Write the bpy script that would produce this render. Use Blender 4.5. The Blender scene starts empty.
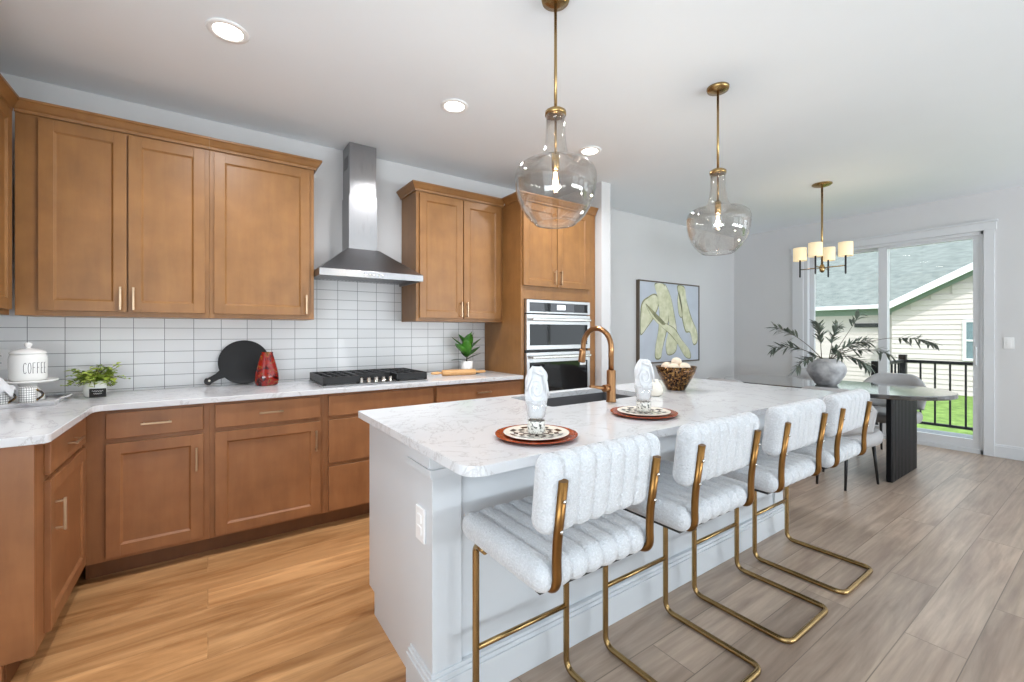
import bpy, bmesh, math, random
from mathutils import Vector, Matrix
random.seed(7)
R = math.radians
scn = bpy.context.scene
COL = scn.collection

# ---------------------------------------------------------------- camera
F_PX, W_PX, H_PX, HORIZON = 436.0, 1024, 682, 332.0
cam_d = bpy.data.cameras.new('camera')
cam = bpy.data.objects.new('camera', cam_d)
COL.objects.link(cam)
cam.location = (0, 0, 1.285)
cam.rotation_euler = (R(90), 0, R(-34.9))
cam_d.sensor_width = 36
cam_d.lens = F_PX / W_PX * 36
cam_d.shift_y = -(H_PX / 2 - HORIZON) / W_PX
cam_d.clip_start = 0.02
cam_d.clip_end = 200
scn.camera = cam

# ---------------------------------------------------------------- colour management
vs = scn.view_settings
vs.view_transform = 'Standard'
vs.look = 'None'
vs.gamma = 1
vs.use_curve_mapping = False
vs.exposure = 0.0
scn.cycles.use_denoising = True
scn.cycles.max_bounces = 14
scn.cycles.diffuse_bounces = 10
scn.cycles.glossy_bounces = 5
scn.cycles.transparent_max_bounces = 24
scn.cycles.caustics_reflective = False
scn.cycles.caustics_refractive = False
scn.cycles.sample_clamp_indirect = 6

# ---------------------------------------------------------------- world, sun, window portals, added fill lamps
world = bpy.data.worlds.new('sky')
scn.world = world
world.use_nodes = True
bg = world.node_tree.nodes['Background']
bg.inputs['Color'].default_value = (0.84, 0.93, 1.0, 1)
bg.inputs['Strength'].default_value = 2.7

def light(name, kind, loc, energy, color=(1, 1, 1), rot=(0, 0, 0), size=None, size_y=None, **kw):
    d = bpy.data.lights.new(name, kind)
    d.energy = energy
    d.color = color
    if kind == 'AREA':
        d.shape = 'RECTANGLE' if size_y else 'DISK'
        d.size = size
        if size_y:
            d.size_y = size_y
    for k, v in kw.items():
        setattr(d, k, v)
    o = bpy.data.objects.new(name, d)
    COL.objects.link(o)
    o.location = loc
    o.rotation_euler = rot
    return o

light('sun', 'SUN', (0, 0, 10), 3.0, (1.0, 0.97, 0.93), rot=(R(38), 0, R(-62)), angle=R(0.6))
FRONT_Y = -4.3
ADDED_WINDOWS = [(1.9, 3.8), (4.4, 6.2)]  # unseen windows behind the camera, added to bring in daylight
SIDE_Y0, SIDE_Y1 = -2.2, .8      # unseen window in the left wall, added for daylight
for wx0, wx1 in ADDED_WINDOWS:
    light('window_portal', 'AREA', ((wx0 + wx1) / 2, FRONT_Y + 0.02, 1.45), 1, rot=(R(90), 0, 0), size=wx1 - wx0, size_y=2.0).data.cycles.is_portal = True
    # added fill lamp aimed upward to brighten the ceiling
    light('ceiling_fill', 'AREA', ((wx0 + wx1) / 2, FRONT_Y + 0.10, 0.95), 125, (0.88, 0.95, 1.0),
          rot=(R(148), 0, 0), size=wx1 - wx0 - 0.1, size_y=0.7)

light('window_portal', 'AREA', (-1.13, (SIDE_Y0 + SIDE_Y1) / 2, 1.45), 1, rot=(R(90), 0, R(-90)), size=SIDE_Y1 - SIDE_Y0, size_y=2.0).data.cycles.is_portal = True
light('ceiling_fill', 'AREA', (-1.06, (SIDE_Y0 + SIDE_Y1) / 2, 0.95), 75, (0.84, 0.94, 1.0), rot=(R(150), 0, R(-55)), size=SIDE_Y1 - SIDE_Y0 - .2, size_y=0.7)  # added upward fill lamp for the kitchen ceiling
light('window_portal', 'AREA', (6.65, -2.1, 1.45), 1, rot=(R(90), 0, R(90)), size=2.6, size_y=2.0).data.cycles.is_portal = True
light('door_portal', 'AREA', (6.64, 1.76, 1.19), 1, rot=(R(90), 0, R(90)), size=1.6, size_y=2.2).data.cycles.is_portal = True

# ---------------------------------------------------------------- materials
def lin(c):
    return tuple(((x / 255) / 12.92 if x / 255 <= 0.04045 else ((x / 255 + 0.055) / 1.055) ** 2.4) for x in c)

def new_mat(name):
    m = bpy.data.materials.new(name)
    m.use_nodes = True
    nt = m.node_tree
    return m, nt, nt.nodes['Principled BSDF']

def node(nt, kind, **inputs):
    n = nt.nodes.new(kind)
    for k, v in inputs.items():
        if k in n.inputs:
            n.inputs[k].default_value = v
    return n

def simple(name, rgb, rough=0.5, metal=0.0, noise=0.0, nscale=8.0, bump=0.0, bscale=60.0, coat=0.0, spec=None, stretch=None):
    m, nt, b = new_mat(name)
    c = lin(rgb)
    b.inputs['Base Color'].default_value = (*c, 1)
    b.inputs['Roughness'].default_value = rough
    b.inputs['Metallic'].default_value = metal
    if coat:
        b.inputs['Coat Weight'].default_value = coat
        b.inputs['Coat Roughness'].default_value = 0.08
    if spec is not None:
        b.inputs['Specular IOR Level'].default_value = spec
    tc = nt.nodes.new('ShaderNodeTexCoord')
    src = tc.outputs['Object']
    if stretch:
        mp = nt.nodes.new('ShaderNodeMapping')
        mp.inputs['Scale'].default_value = stretch
        nt.links.new(src, mp.inputs['Vector'])
        src = mp.outputs['Vector']
    if noise:
        n = node(nt, 'ShaderNodeTexNoise', Scale=nscale, Detail=5.0)
        nt.links.new(src, n.inputs['Vector'])
        r = nt.nodes.new('ShaderNodeValToRGB')
        r.color_ramp.elements[0].position = 0.3
        r.color_ramp.elements[1].position = 0.7
        r.color_ramp.elements[0].color = (*[x * (1 - noise) for x in c], 1)
        r.color_ramp.elements[1].color = (*[min(1, x * (1 + noise)) for x in c], 1)
        nt.links.new(n.outputs['Fac'], r.inputs['Fac'])
        nt.links.new(r.outputs['Color'], b.inputs['Base Color'])
    if bump:
        n2 = node(nt, 'ShaderNodeTexNoise', Scale=bscale, Detail=3.0)
        nt.links.new(src, n2.inputs['Vector'])
        bp = node(nt, 'ShaderNodeBump', Strength=bump, Distance=0.01)
        nt.links.new(n2.outputs['Fac'], bp.inputs['Height'])
        nt.links.new(bp.outputs['Normal'], b.inputs['Normal'])
    return m

def emissive(name, rgb, strength):
    m, nt, b = new_mat(name)
    b.inputs['Base Color'].default_value = (*lin(rgb), 1)
    b.inputs['Emission Color'].default_value = (*lin(rgb), 1)
    b.inputs['Emission Strength'].default_value = strength
    return m

def thin_glass(name, tint=(1, 1, 1), f0=0.04, edge=0.85, power=4.0, rough=0.0):
    m = bpy.data.materials.new(name)
    m.use_nodes = True
    nt = m.node_tree
    nt.nodes.clear()
    out = nt.nodes.new('ShaderNodeOutputMaterial')
    tr = node(nt, 'ShaderNodeBsdfTransparent', Color=(*tint, 1))
    gl = node(nt, 'ShaderNodeBsdfGlossy', Roughness=rough)
    lw = node(nt, 'ShaderNodeLayerWeight', Blend=0.5)
    pw = nt.nodes.new('ShaderNodeMath')
    pw.operation = 'POWER'
    pw.inputs[1].default_value = power
    nt.links.new(lw.outputs['Facing'], pw.inputs[0])
    ma = nt.nodes.new('ShaderNodeMath')
    ma.operation = 'MULTIPLY_ADD'
    ma.inputs[1].default_value = edge
    ma.inputs[2].default_value = f0
    ma.use_clamp = True
    nt.links.new(pw.outputs[0], ma.inputs[0])
    mx = nt.nodes.new('ShaderNodeMixShader')
    nt.links.new(ma.outputs[0], mx.inputs['Fac'])
    nt.links.new(tr.outputs[0], mx.inputs[1])
    nt.links.new(gl.outputs[0], mx.inputs[2])
    nt.links.new(mx.outputs[0], out.inputs['Surface'])
    return m

def wood_mat(name, rgb, var=0.11, scale=(7, 7, 0.8), rough=0.38, mottle=0.13):
    m, nt, b = new_mat(name)
    c = lin(rgb)
    tc = nt.nodes.new('ShaderNodeTexCoord')
    oi = nt.nodes.new('ShaderNodeObjectInfo')
    ad = nt.nodes.new('ShaderNodeVectorMath')
    ad.operation = 'ADD'
    nt.links.new(tc.outputs['Object'], ad.inputs[0])
    sc_ = nt.nodes.new('ShaderNodeVectorMath')
    sc_.operation = 'SCALE'
    sc_.inputs['Scale'].default_value = 13.0
    cb = nt.nodes.new('ShaderNodeCombineXYZ')
    for i in range(3):
        nt.links.new(oi.outputs['Random'], cb.inputs[i])
    nt.links.new(cb.outputs[0], sc_.inputs[0])
    nt.links.new(sc_.outputs[0], ad.inputs[1])
    mp = nt.nodes.new('ShaderNodeMapping')
    mp.inputs['Scale'].default_value = scale
    nt.links.new(ad.outputs[0], mp.inputs['Vector'])
    n1 = node(nt, 'ShaderNodeTexNoise', Scale=3.0, Detail=8.0, Roughness=0.6, Distortion=0.4)
    nt.links.new(mp.outputs[0], n1.inputs['Vector'])
    r1 = nt.nodes.new('ShaderNodeValToRGB')
    r1.color_ramp.elements[0].position = 0.25
    r1.color_ramp.elements[1].position = 0.75
    r1.color_ramp.elements[0].color = (c[0] * (1 - var), c[1] * (1 - var * 1.25), c[2] * (1 - var * 1.4), 1)
    r1.color_ramp.elements[1].color = (c[0] * (1 + var * .8), c[1] * (1 + var), c[2] * (1 + var), 1)
    nt.links.new(n1.outputs['Fac'], r1.inputs['Fac'])
    n2 = node(nt, 'ShaderNodeTexNoise', Scale=7.0, Detail=4.0)
    nt.links.new(ad.outputs[0], n2.inputs['Vector'])
    mr = nt.nodes.new('ShaderNodeMapRange')
    mr.inputs['From Min'].default_value = 0.3
    mr.inputs['From Max'].default_value = 0.7
    mr.inputs['To Min'].default_value = 1 - mottle
    mr.inputs['To Max'].default_value = 1 + mottle
    nt.links.new(n2.outputs['Fac'], mr.inputs['Value'])
    mu = nt.nodes.new('ShaderNodeVectorMath')
    mu.operation = 'SCALE'
    nt.links.new(r1.outputs['Color'], mu.inputs[0])
    nt.links.new(mr.outputs['Result'], mu.inputs['Scale'])
    nt.links.new(mu.outputs[0], b.inputs['Base Color'])
    b.inputs['Roughness'].default_value = rough
    return m

def plank_mat(name, pale, dark, width=0.19, length=1.5, rough=0.34, seam=0.55, grain=0.16):
    m, nt, b = new_mat(name)
    p, d = lin(pale), lin(dark)
    tc = nt.nodes.new('ShaderNodeTexCoord')
    br = nt.nodes.new('ShaderNodeTexBrick')
    br.offset = 0.37
    br.inputs['Scale'].default_value = 1.0
    br.inputs['Brick Width'].default_value = length
    br.inputs['Row Height'].default_value = width
    br.inputs['Mortar Size'].default_value = 0.0022
    br.inputs['Mortar Smooth'].default_value = 0.3
    br.inputs['Bias'].default_value = 0.0
    br.inputs['Color1'].default_value = (0, 0, 0, 1)
    br.inputs['Color2'].default_value = (1, 1, 1, 1)
    br.inputs['Mortar'].default_value = (0.5, 0.5, 0.5, 1)
    nt.links.new(tc.outputs['Object'], br.inputs['Vector'])
    # per plank shift of the grain
    sh = nt.nodes.new('ShaderNodeVectorMath')
    sh.operation = 'MULTIPLY_ADD'
    sh.inputs[1].default_value = (7.0, 3.0, 5.0)
    nt.links.new(br.outputs['Color'], sh.inputs[0])
    nt.links.new(tc.outputs['Object'], sh.inputs[2])
    mp = nt.nodes.new('ShaderNodeMapping')
    mp.inputs['Scale'].default_value = (0.8, 6.5, 1.0)
    nt.links.new(sh.outputs[0], mp.inputs['Vector'])
    n1 = node(nt, 'ShaderNodeTexNoise', Scale=1.6, Detail=9.0, Roughness=0.62, Distortion=0.9)
    nt.links.new(mp.outputs[0], n1.inputs['Vector'])
    mp2 = nt.nodes.new('ShaderNodeMapping')
    mp2.inputs['Scale'].default_value = (1.6, 34.0, 1.0)
    nt.links.new(sh.outputs[0], mp2.inputs['Vector'])
    n2 = node(nt, 'ShaderNodeTexNoise', Scale=1.5, Detail=4.0)
    nt.links.new(mp2.outputs[0], n2.inputs['Vector'])
    r = nt.nodes.new('ShaderNodeValToRGB')
    r.color_ramp.elements[0].position = 0.30
    r.color_ramp.elements[1].position = 0.66
    r.color_ramp.elements[0].color = (*d, 1)
    r.color_ramp.elements[1].color = (*p, 1)
    nt.links.new(n1.outputs['Fac'], r.inputs['Fac'])
    m1 = nt.nodes.new('ShaderNodeMapRange')
    m1.inputs['From Min'].default_value = 0.3
    m1.inputs['From Max'].default_value = 0.7
    m1.inputs['To Min'].default_value = 1 - grain
    m1.inputs['To Max'].default_value = 1 + grain
    nt.links.new(n2.outputs['Fac'], m1.inputs['Value'])
    m2 = nt.nodes.new('ShaderNodeMapRange')
    m2.inputs['To Min'].default_value = 0.88
    m2.inputs['To Max'].default_value = 1.12
    nt.links.new(br.outputs['Color'], m2.inputs['Value'])
    m3 = nt.nodes.new('ShaderNodeMapRange')
    m3.inputs['To Min'].default_value = 1.0
    m3.inputs['To Max'].default_value = seam
    nt.links.new(br.outputs['Fac'], m3.inputs['Value'])
    a = nt.nodes.new('ShaderNodeMath'); a.operation = 'MULTIPLY'
    nt.links.new(m1.outputs[0], a.inputs[0]); nt.links.new(m2.outputs[0], a.inputs[1])
    a2 = nt.nodes.new('ShaderNodeMath'); a2.operation = 'MULTIPLY'
    nt.links.new(a.outputs[0], a2.inputs[0]); nt.links.new(m3.outputs[0], a2.inputs[1])
    mu = nt.nodes.new('ShaderNodeVectorMath'); mu.operation = 'SCALE'
    nt.links.new(r.outputs['Color'], mu.inputs[0]); nt.links.new(a2.outputs[0], mu.inputs['Scale'])
    nt.links.new(mu.outputs[0], b.inputs['Base Color'])
    b.inputs['Roughness'].default_value = rough
    bp = node(nt, 'ShaderNodeBump', Strength=0.25, Distance=0.002)
    bp.invert = True
    nt.links.new(br.outputs['Fac'], bp.inputs['Height'])
    nt.links.new(bp.outputs['Normal'], b.inputs['Normal'])
    return m

def tile_mat(name):
    m, nt, b = new_mat(name)
    tc = nt.nodes.new('ShaderNodeTexCoord')
    sx = nt.nodes.new('ShaderNodeSeparateXYZ')
    nt.links.new(tc.outputs['Object'], sx.inputs[0])
    a = nt.nodes.new('ShaderNodeMath'); a.operation = 'ADD'
    nt.links.new(sx.outputs['X'], a.inputs[0]); nt.links.new(sx.outputs['Y'], a.inputs[1])
    a2 = nt.nodes.new('ShaderNodeMath'); a2.operation = 'ADD'
    a2.inputs[1].default_value = 0.704 - 3.653 + 0.1545 * 40
    nt.links.new(a.outputs[0], a2.inputs[0])
    z2 = nt.nodes.new('ShaderNodeMath'); z2.operation = 'ADD'
    z2.inputs[1].default_value = -1.234 + 0.0765 * 40
    nt.links.new(sx.outputs['Z'], z2.inputs[0])
    cb = nt.nodes.new('ShaderNodeCombineXYZ')
    nt.links.new(a2.outputs[0], cb.inputs[0]); nt.links.new(z2.outputs[0], cb.inputs[1])
    br = nt.nodes.new('ShaderNodeTexBrick')
    br.offset = 0.0
    br.inputs['Scale'].default_value = 1.0
    br.inputs['Brick Width'].default_value = 0.1545
    br.inputs['Row Height'].default_value = 0.0765
    br.inputs['Mortar Size'].default_value = 0.0018
    br.inputs['Mortar Smooth'].default_value = 0.2
    br.inputs['Color1'].default_value = (*lin((224, 225, 226)), 1)
    br.inputs['Color2'].default_value = (*lin((230, 231, 232)), 1)
    br.inputs['Mortar'].default_value = (*lin((128, 130, 132)), 1)
    nt.links.new(cb.outputs[0], br.inputs['Vector'])
    nt.links.new(br.outputs['Color'], b.inputs['Base Color'])
    b.inputs['Roughness'].default_value = 0.28
    b.inputs['Specular IOR Level'].default_value = 0.35
    bp = node(nt, 'ShaderNodeBump', Strength=0.5, Distance=0.002)
    bp.invert = True
    nt.links.new(br.outputs['Fac'], bp.inputs['Height'])
    nt.links.new(bp.outputs['Normal'], b.inputs['Normal'])
    return m

def quartz_mat(name):
    m, nt, b = new_mat(name)
    tc = nt.nodes.new('ShaderNodeTexCoord')
    n1 = node(nt, 'ShaderNodeTexNoise', Scale=2.6, Detail=10.0, Roughness=0.66, Distortion=1.6)
    nt.links.new(tc.outputs['Object'], n1.inputs['Vector'])
    r = nt.nodes.new('ShaderNodeValToRGB')
    e = r.color_ramp.elements
    base = lin((214, 216, 219))
    vein = lin((190, 190, 192))
    e[0].position = 0.485; e[0].color = (*base, 1)
    e[1].position = 0.515; e[1].color = (*base, 1)
    v = e.new(0.5); v.color = (*vein, 1)
    nt.links.new(n1.outputs['Fac'], r.inputs['Fac'])
    nt.links.new(r.outputs['Color'], b.inputs['Base Color'])
    b.inputs['Roughness'].default_value = 0.12
    return m

def boucle_mat(name, rgb):
    m, nt, b = new_mat(name)
    c = lin(rgb)
    tc = nt.nodes.new('ShaderNodeTexCoord')
    v = node(nt, 'ShaderNodeTexVoronoi', Scale=185.0)
    v.feature = 'SMOOTH_F1'
    nt.links.new(tc.outputs['Object'], v.inputs['Vector'])
    n = node(nt, 'ShaderNodeTexNoise', Scale=160.0, Detail=3.0)
    nt.links.new(tc.outputs['Object'], n.inputs['Vector'])
    a = nt.nodes.new('ShaderNodeMath'); a.operation = 'SUBTRACT'
    nt.links.new(n.outputs['Fac'], a.inputs[0]); nt.links.new(v.outputs['Distance'], a.inputs[1])
    bp = node(nt, 'ShaderNodeBump', Strength=0.9, Distance=0.003)
    nt.links.new(a.outputs[0], bp.inputs['Height'])
    nt.links.new(bp.outputs['Normal'], b.inputs['Normal'])
    r = nt.nodes.new('ShaderNodeValToRGB')
    r.color_ramp.elements[0].position = 0.0
    r.color_ramp.elements[1].position = 0.45
    r.color_ramp.elements[0].color = (*[x * 0.85 for x in c], 1)
    r.color_ramp.elements[1].color = (*c, 1)
    nt.links.new(a.outputs[0], r.inputs['Fac'])
    nt.links.new(r.outputs['Color'], b.inputs['Base Color'])
    b.inputs['Roughness'].default_value = 0.95
    b.inputs['Sheen Weight'].default_value = 0.3
    return m

def mottled(name, stops, scale, rough=0.2, detail=4.0, dist=0.0):
    m, nt, b = new_mat(name)
    tc = nt.nodes.new('ShaderNodeTexCoord')
    n = node(nt, 'ShaderNodeTexNoise', Scale=scale, Detail=detail, Distortion=dist)
    nt.links.new(tc.outputs['Object'], n.inputs['Vector'])
    r = nt.nodes.new('ShaderNodeValToRGB')
    el = r.color_ramp.elements
    el[0].position = stops[0][0]; el[0].color = (*lin(stops[0][1]), 1)
    el[1].position = stops[-1][0]; el[1].color = (*lin(stops[-1][1]), 1)
    for p, c in stops[1:-1]:
        q = el.new(p); q.color = (*lin(c), 1)
    nt.links.new(n.outputs['Fac'], r.inputs['Fac'])
    nt.links.new(r.outputs['Color'], b.inputs['Base Color'])
    b.inputs['Roughness'].default_value = rough
    return m

def brushed(name, rgb, rough=0.28, scale=(1, 1, 90)):
    m, nt, b = new_mat(name)
    c = lin(rgb)
    tc = nt.nodes.new('ShaderNodeTexCoord')
    mp = nt.nodes.new('ShaderNodeMapping')
    mp.inputs['Scale'].default_value = scale
    nt.links.new(tc.outputs['Object'], mp.inputs['Vector'])
    n = node(nt, 'ShaderNodeTexNoise', Scale=6.0, Detail=3.0)
    nt.links.new(mp.outputs[0], n.inputs['Vector'])
    mr = nt.nodes.new('ShaderNodeMapRange')
    mr.inputs['To Min'].default_value = rough * 0.75
    mr.inputs['To Max'].default_value = rough * 1.25
    nt.links.new(n.outputs['Fac'], mr.inputs['Value'])
    nt.links.new(mr.outputs[0], b.inputs['Roughness'])
    b.inputs['Base Color'].default_value = (*c, 1)
    b.inputs['Metallic'].default_value = 1.0
    return m

M = {}
M['wall'] = simple('wall_paint', (210, 210, 211), 0.8, noise=0.015, nscale=2, bump=0.05, bscale=180)
M['ceiling'] = simple('ceiling_paint', (234, 239, 244), 0.85, noise=0.01, nscale=2, bump=0.04, bscale=200)
M['trim'] = simple('trim_paint', (214, 216, 219), 0.4, noise=0.01, nscale=3)
M['floor_warm_lit'] = plank_mat('planks_warm_lit', (204, 156, 106), (142, 96, 54), seam=0.85, grain=.07)  # same floor throughout; warm kitchen light put into this plank colour
M['floor_grey_lit'] = plank_mat('planks_grey_lit', (178, 158, 140), (144, 123, 108))  # same planks, with the greyer dining-side light put into the colour
M['tile'] = tile_mat('white_tile')
M['quartz'] = quartz_mat('white_quartz')
M['maple'] = wood_mat('stained_maple', (140, 98, 55))
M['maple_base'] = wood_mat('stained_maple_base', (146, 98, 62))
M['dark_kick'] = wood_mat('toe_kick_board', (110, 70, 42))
M['pull'] = simple('champagne_metal', (192, 166, 138), 0.3, metal=1.0, noise=0.03, nscale=20)
M['island'] = simple('island_paint', (204, 208, 212), 0.42, noise=0.01, nscale=3)
M['steel'] = brushed('brushed_steel', (156, 156, 158), 0.30, (60, 60, 1))
M['steel_oven'] = brushed('oven_steel', (205, 205, 206), 0.3, (90, 1, 1))
M['black_glass'] = simple('black_glass', (8, 8, 10), 0.04, noise=0.05)
M['grey_glass'] = simple('grey_control_glass', (70, 72, 76), 0.08, noise=0.05)
M['iron'] = simple('cast_iron', (24, 24, 26), 0.45, bump=0.15, bscale=300)
M['chrome'] = simple('polished_metal', (215, 212, 206), 0.14, metal=1.0, noise=0.02)
M['brass'] = simple('antique_brass', (164, 136, 92), 0.26, metal=1.0, noise=0.08, nscale=14)
M['brass_dark'] = simple('aged_bronze_brass', (132, 96, 54), 0.3, metal=1.0, noise=0.08, nscale=14)
M['faucet'] = simple('brushed_copper_brass', (164, 122, 84), 0.28, metal=1.0, noise=0.05, nscale=30)
M['boucle'] = boucle_mat('white_boucle', (205, 208, 212))
M['black_metal'] = simple('black_metal', (22, 22, 24), 0.42, noise=0.05)
M['table'] = simple('charcoal_wood', (24, 24, 27), 0.07, noise=0.12, nscale=6, stretch=(6, 1, 1), coat=1.0, spec=0.9)
M['table'].node_tree.nodes['Principled BSDF'].inputs['Coat IOR'].default_value = 2.0
M['table_leg'] = simple('black_fluted_wood', (9, 10, 13), 0.4, spec=0.22, noise=0.1, nscale=6, stretch=(1, 1, .2))
M['velvet'] = simple('grey_velvet', (172, 171, 172), 0.9, noise=0.05, nscale=9, bump=0.1, bscale=220)
M['stone'] = mottled('grey_stoneware', [(0.35, (146, 146, 149)), (0.5, (184, 184, 186)), (0.65, (212, 212, 213))], 9, 0.75)
M['white_ceramic'] = simple('white_ceramic', (236, 236, 234), 0.18, noise=0.01)
M['grid_ceramic'] = None
M['cloth'] = simple('white_linen', (212, 213, 215), 0.95, noise=0.02, nscale=20, bump=0.15, bscale=260)
M['black_board'] = simple('black_board', (26, 26, 28), 0.6, noise=0.12, nscale=12)
M['red_glass'] = mottled('red_art_glass', [(0.30, (24, 6, 5)), (0.42, (70, 10, 7)), (0.50, (140, 20, 12)), (0.57, (120, 26, 10)), (0.62, (130, 84, 34)), (0.68, (60, 10, 8)), (0.78, (20, 6, 6))], 22, 0.06, dist=1.0)
M['terracotta'] = mottled('terracotta_lacquer', [(0.3, (132, 48, 18)), (0.6, (160, 66, 26)), (0.75, (190, 110, 60))], 60, 0.2)
M['ink'] = simple('black_ink', (24, 22, 22), 0.3, noise=0.05)
M['plate_cream'] = simple('cream_glaze', (236, 230, 218), 0.2, noise=0.03)
M['plate_brown'] = simple('dark_brown_glaze', (58, 36, 26), 0.2, noise=0.08)
M['leaf'] = mottled('deep_green_leaf', [(0.3, (40, 92, 24)), (0.6, (78, 140, 44)), (0.8, (116, 170, 72))], 9, 0.4)
M['leaf_dark'] = mottled('dark_green_leaf', [(0.3, (16, 34, 14)), (0.7, (34, 64, 26))], 9, 0.4)
M['ivy'] = mottled('bright_green_leaf', [(0.3, (128, 150, 48)), (0.6, (176, 196, 84)), (0.8, (212, 222, 136))], 14, 0.5)
M['olive'] = mottled('olive_leaf', [(0.3, (84, 94, 84)), (0.6, (112, 122, 110)), (0.8, (146, 154, 142))], 8, 0.6)
M['twig'] = simple('brown_twig', (78, 66, 54), 0.8, noise=0.1)
M['soil'] = simple('potting_soil', (48, 36, 28), 0.95, noise=0.3, nscale=50)
M['light_wood'] = wood_mat('light_beech', (206, 158, 104), var=0.12)
M['bowl'] = mottled('bronze_mosaic_bowl', [(0.34, (24, 16, 10)), (0.46, (74, 46, 20)), (0.54, (110, 74, 34)), (0.60, (60, 38, 20)), (0.66, (196, 150, 88)), (0.72, (54, 36, 26))], 75, 0.2, detail=1.0)
M['bowl'].node_tree.nodes['Principled BSDF'].inputs['Metallic'].default_value = 0.6
M['cream'] = simple('cream_ball', (222, 206, 186), 0.85, noise=0.08, nscale=30, bump=0.2, bscale=120)
M['sink'] = simple('dark_composite_sink', (92, 92, 94), 0.45, noise=0.06)
M['plastic'] = simple('white_plastic', (238, 238, 238), 0.35, noise=0.01)
M['lens'] = emissive('lamp_lens', (255, 248, 236), 14)
M['bulb'] = emissive('bulb_filament', (255, 196, 120), 30)
M['shade'] = None
M['clear'] = thin_glass('clear_glass', (0.955, 0.945, 0.93), 0.05, 0.95, 2.6)
M['tumbler'] = thin_glass('tumbler_glass', (0.98, 0.98, 0.98), 0.03, 0.6, 4.0)
M['pane'] = thin_glass('window_glass', (0.985, 0.99, 0.99), 0.015, 0.5, 5.0)
M['art_ground'] = simple('canvas_blue_grey', (196, 203, 214), 0.8, noise=0.05, nscale=6, bump=0.2, bscale=80)
M['art_leaf'] = mottled('canvas_pale_yellow', [(0.3, (196, 198, 160)), (0.55, (220, 220, 190)), (0.75, (234, 232, 210))], 12, 0.8)
M['art_line'] = mottled('canvas_olive', [(0.3, (120, 122, 92)), (0.7, (164, 164, 126))], 14, 0.8)
M['frame_wood'] = simple('dark_bronze_frame', (92, 78, 64), 0.5, noise=0.1)
M['siding'] = simple('cream_siding', (196, 186, 184), 0.7, noise=0.02)
M['shingle'] = None
M['fascia'] = simple('green_grey_frieze', (134, 148, 142), 0.6, noise=0.03)
M['grass'] = mottled('lawn_grass', [(0.3, (80, 108, 40)), (0.55, (108, 138, 58)), (0.75, (130, 158, 82))], 6, 0.9, detail=10)
M['deck'] = simple('grey_deck_board', (150, 156, 162), 0.7, noise=0.1, nscale=3, stretch=(1, 12, 1))
M['text_white'] = simple('white_lettering', (225, 225, 225), 0.7, noise=0.02)
M['dark_window'] = simple('outside_window_glass', (96, 116, 122), 0.08, noise=0.08)
M['oven_display'] = emissive('oven_display', (225, 230, 235), 0.8)

def shade_mat():
    m, nt, b = new_mat('linen_lamp_shade')
    b.inputs['Base Color'].default_value = (*lin((240, 226, 196)), 1)
    b.inputs['Emission Color'].default_value = (*lin((255, 226, 170)), 1)
    b.inputs['Emission Strength'].default_value = 0.45
    tc = nt.nodes.new('ShaderNodeTexCoord')
    n = node(nt, 'ShaderNodeTexNoise', Scale=90.0)
    nt.links.new(tc.outputs['Object'], n.inputs['Vector'])
    bp = node(nt, 'ShaderNodeBump', Strength=0.2, Distance=0.003)
    nt.links.new(n.outputs['Fac'], bp.inputs['Height'])
    nt.links.new(bp.outputs['Normal'], b.inputs['Normal'])
    b.inputs['Roughness'].default_value = 0.9
    return m
M['shade'] = shade_mat()

def shingle_mat():
    m, nt, b = new_mat('roof_shingles')
    tc = nt.nodes.new('ShaderNodeTexCoord')
    n = node(nt, 'ShaderNodeTexNoise', Scale=5.0, Detail=6.0)
    mp = nt.nodes.new('ShaderNodeMapping')
    mp.inputs['Scale'].default_value = (1.2, 0.8, 2.0)
    nt.links.new(tc.outputs['Object'], mp.inputs['Vector'])
    nt.links.new(mp.outputs[0], n.inputs['Vector'])
    r = nt.nodes.new('ShaderNodeValToRGB')
    r.color_ramp.elements[0].position = 0.3
    r.color_ramp.elements[1].position = 0.7
    r.color_ramp.elements[0].color = (*lin((98, 106, 104)), 1)
    r.color_ramp.elements[1].color = (*lin((124, 131, 128)), 1)
    nt.links.new(n.outputs['Fac'], r.inputs['Fac'])
    nt.links.new(r.outputs['Color'], b.inputs['Base Color'])
    b.inputs['Roughness'].default_value = 0.9
    return m
M['shingle'] = shingle_mat()

def grid_mat():
    m, nt, b = new_mat('white_grid_glaze')
    tc = nt.nodes.new('ShaderNodeTexCoord')
    sx = nt.nodes.new('ShaderNodeSeparateXYZ')
    nt.links.new(tc.outputs['Object'], sx.inputs[0])
    at = nt.nodes.new('ShaderNodeMath'); at.operation = 'ARCTAN2'
    nt.links.new(sx.outputs['Y'], at.inputs[0]); nt.links.new(sx.outputs['X'], at.inputs[1])
    ml = nt.nodes.new('ShaderNodeMath'); ml.operation = 'MULTIPLY'; ml.inputs[1].default_value = 0.042
    nt.links.new(at.outputs[0], ml.inputs[0])
    cb = nt.nodes.new('ShaderNodeCombineXYZ')
    nt.links.new(ml.outputs[0], cb.inputs[0]); nt.links.new(sx.outputs['Z'], cb.inputs[1])
    br = nt.nodes.new('ShaderNodeTexBrick')
    br.offset = 0
    br.inputs['Scale'].default_value = 1
    br.inputs['Brick Width'].default_value = 0.0115
    br.inputs['Row Height'].default_value = 0.0115
    br.inputs['Mortar Size'].default_value = 0.0010
    br.inputs['Color1'].default_value = (*lin((238, 238, 236)), 1)
    br.inputs['Color2'].default_value = (*lin((238, 238, 236)), 1)
    br.inputs['Mortar'].default_value = (*lin((70, 70, 72)), 1)
    nt.links.new(cb.outputs[0], br.inputs['Vector'])
    nt.links.new(br.outputs['Color'], b.inputs['Base Color'])
    b.inputs['Roughness'].default_value = 0.2
    return m
M['grid_ceramic'] = grid_mat()

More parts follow.
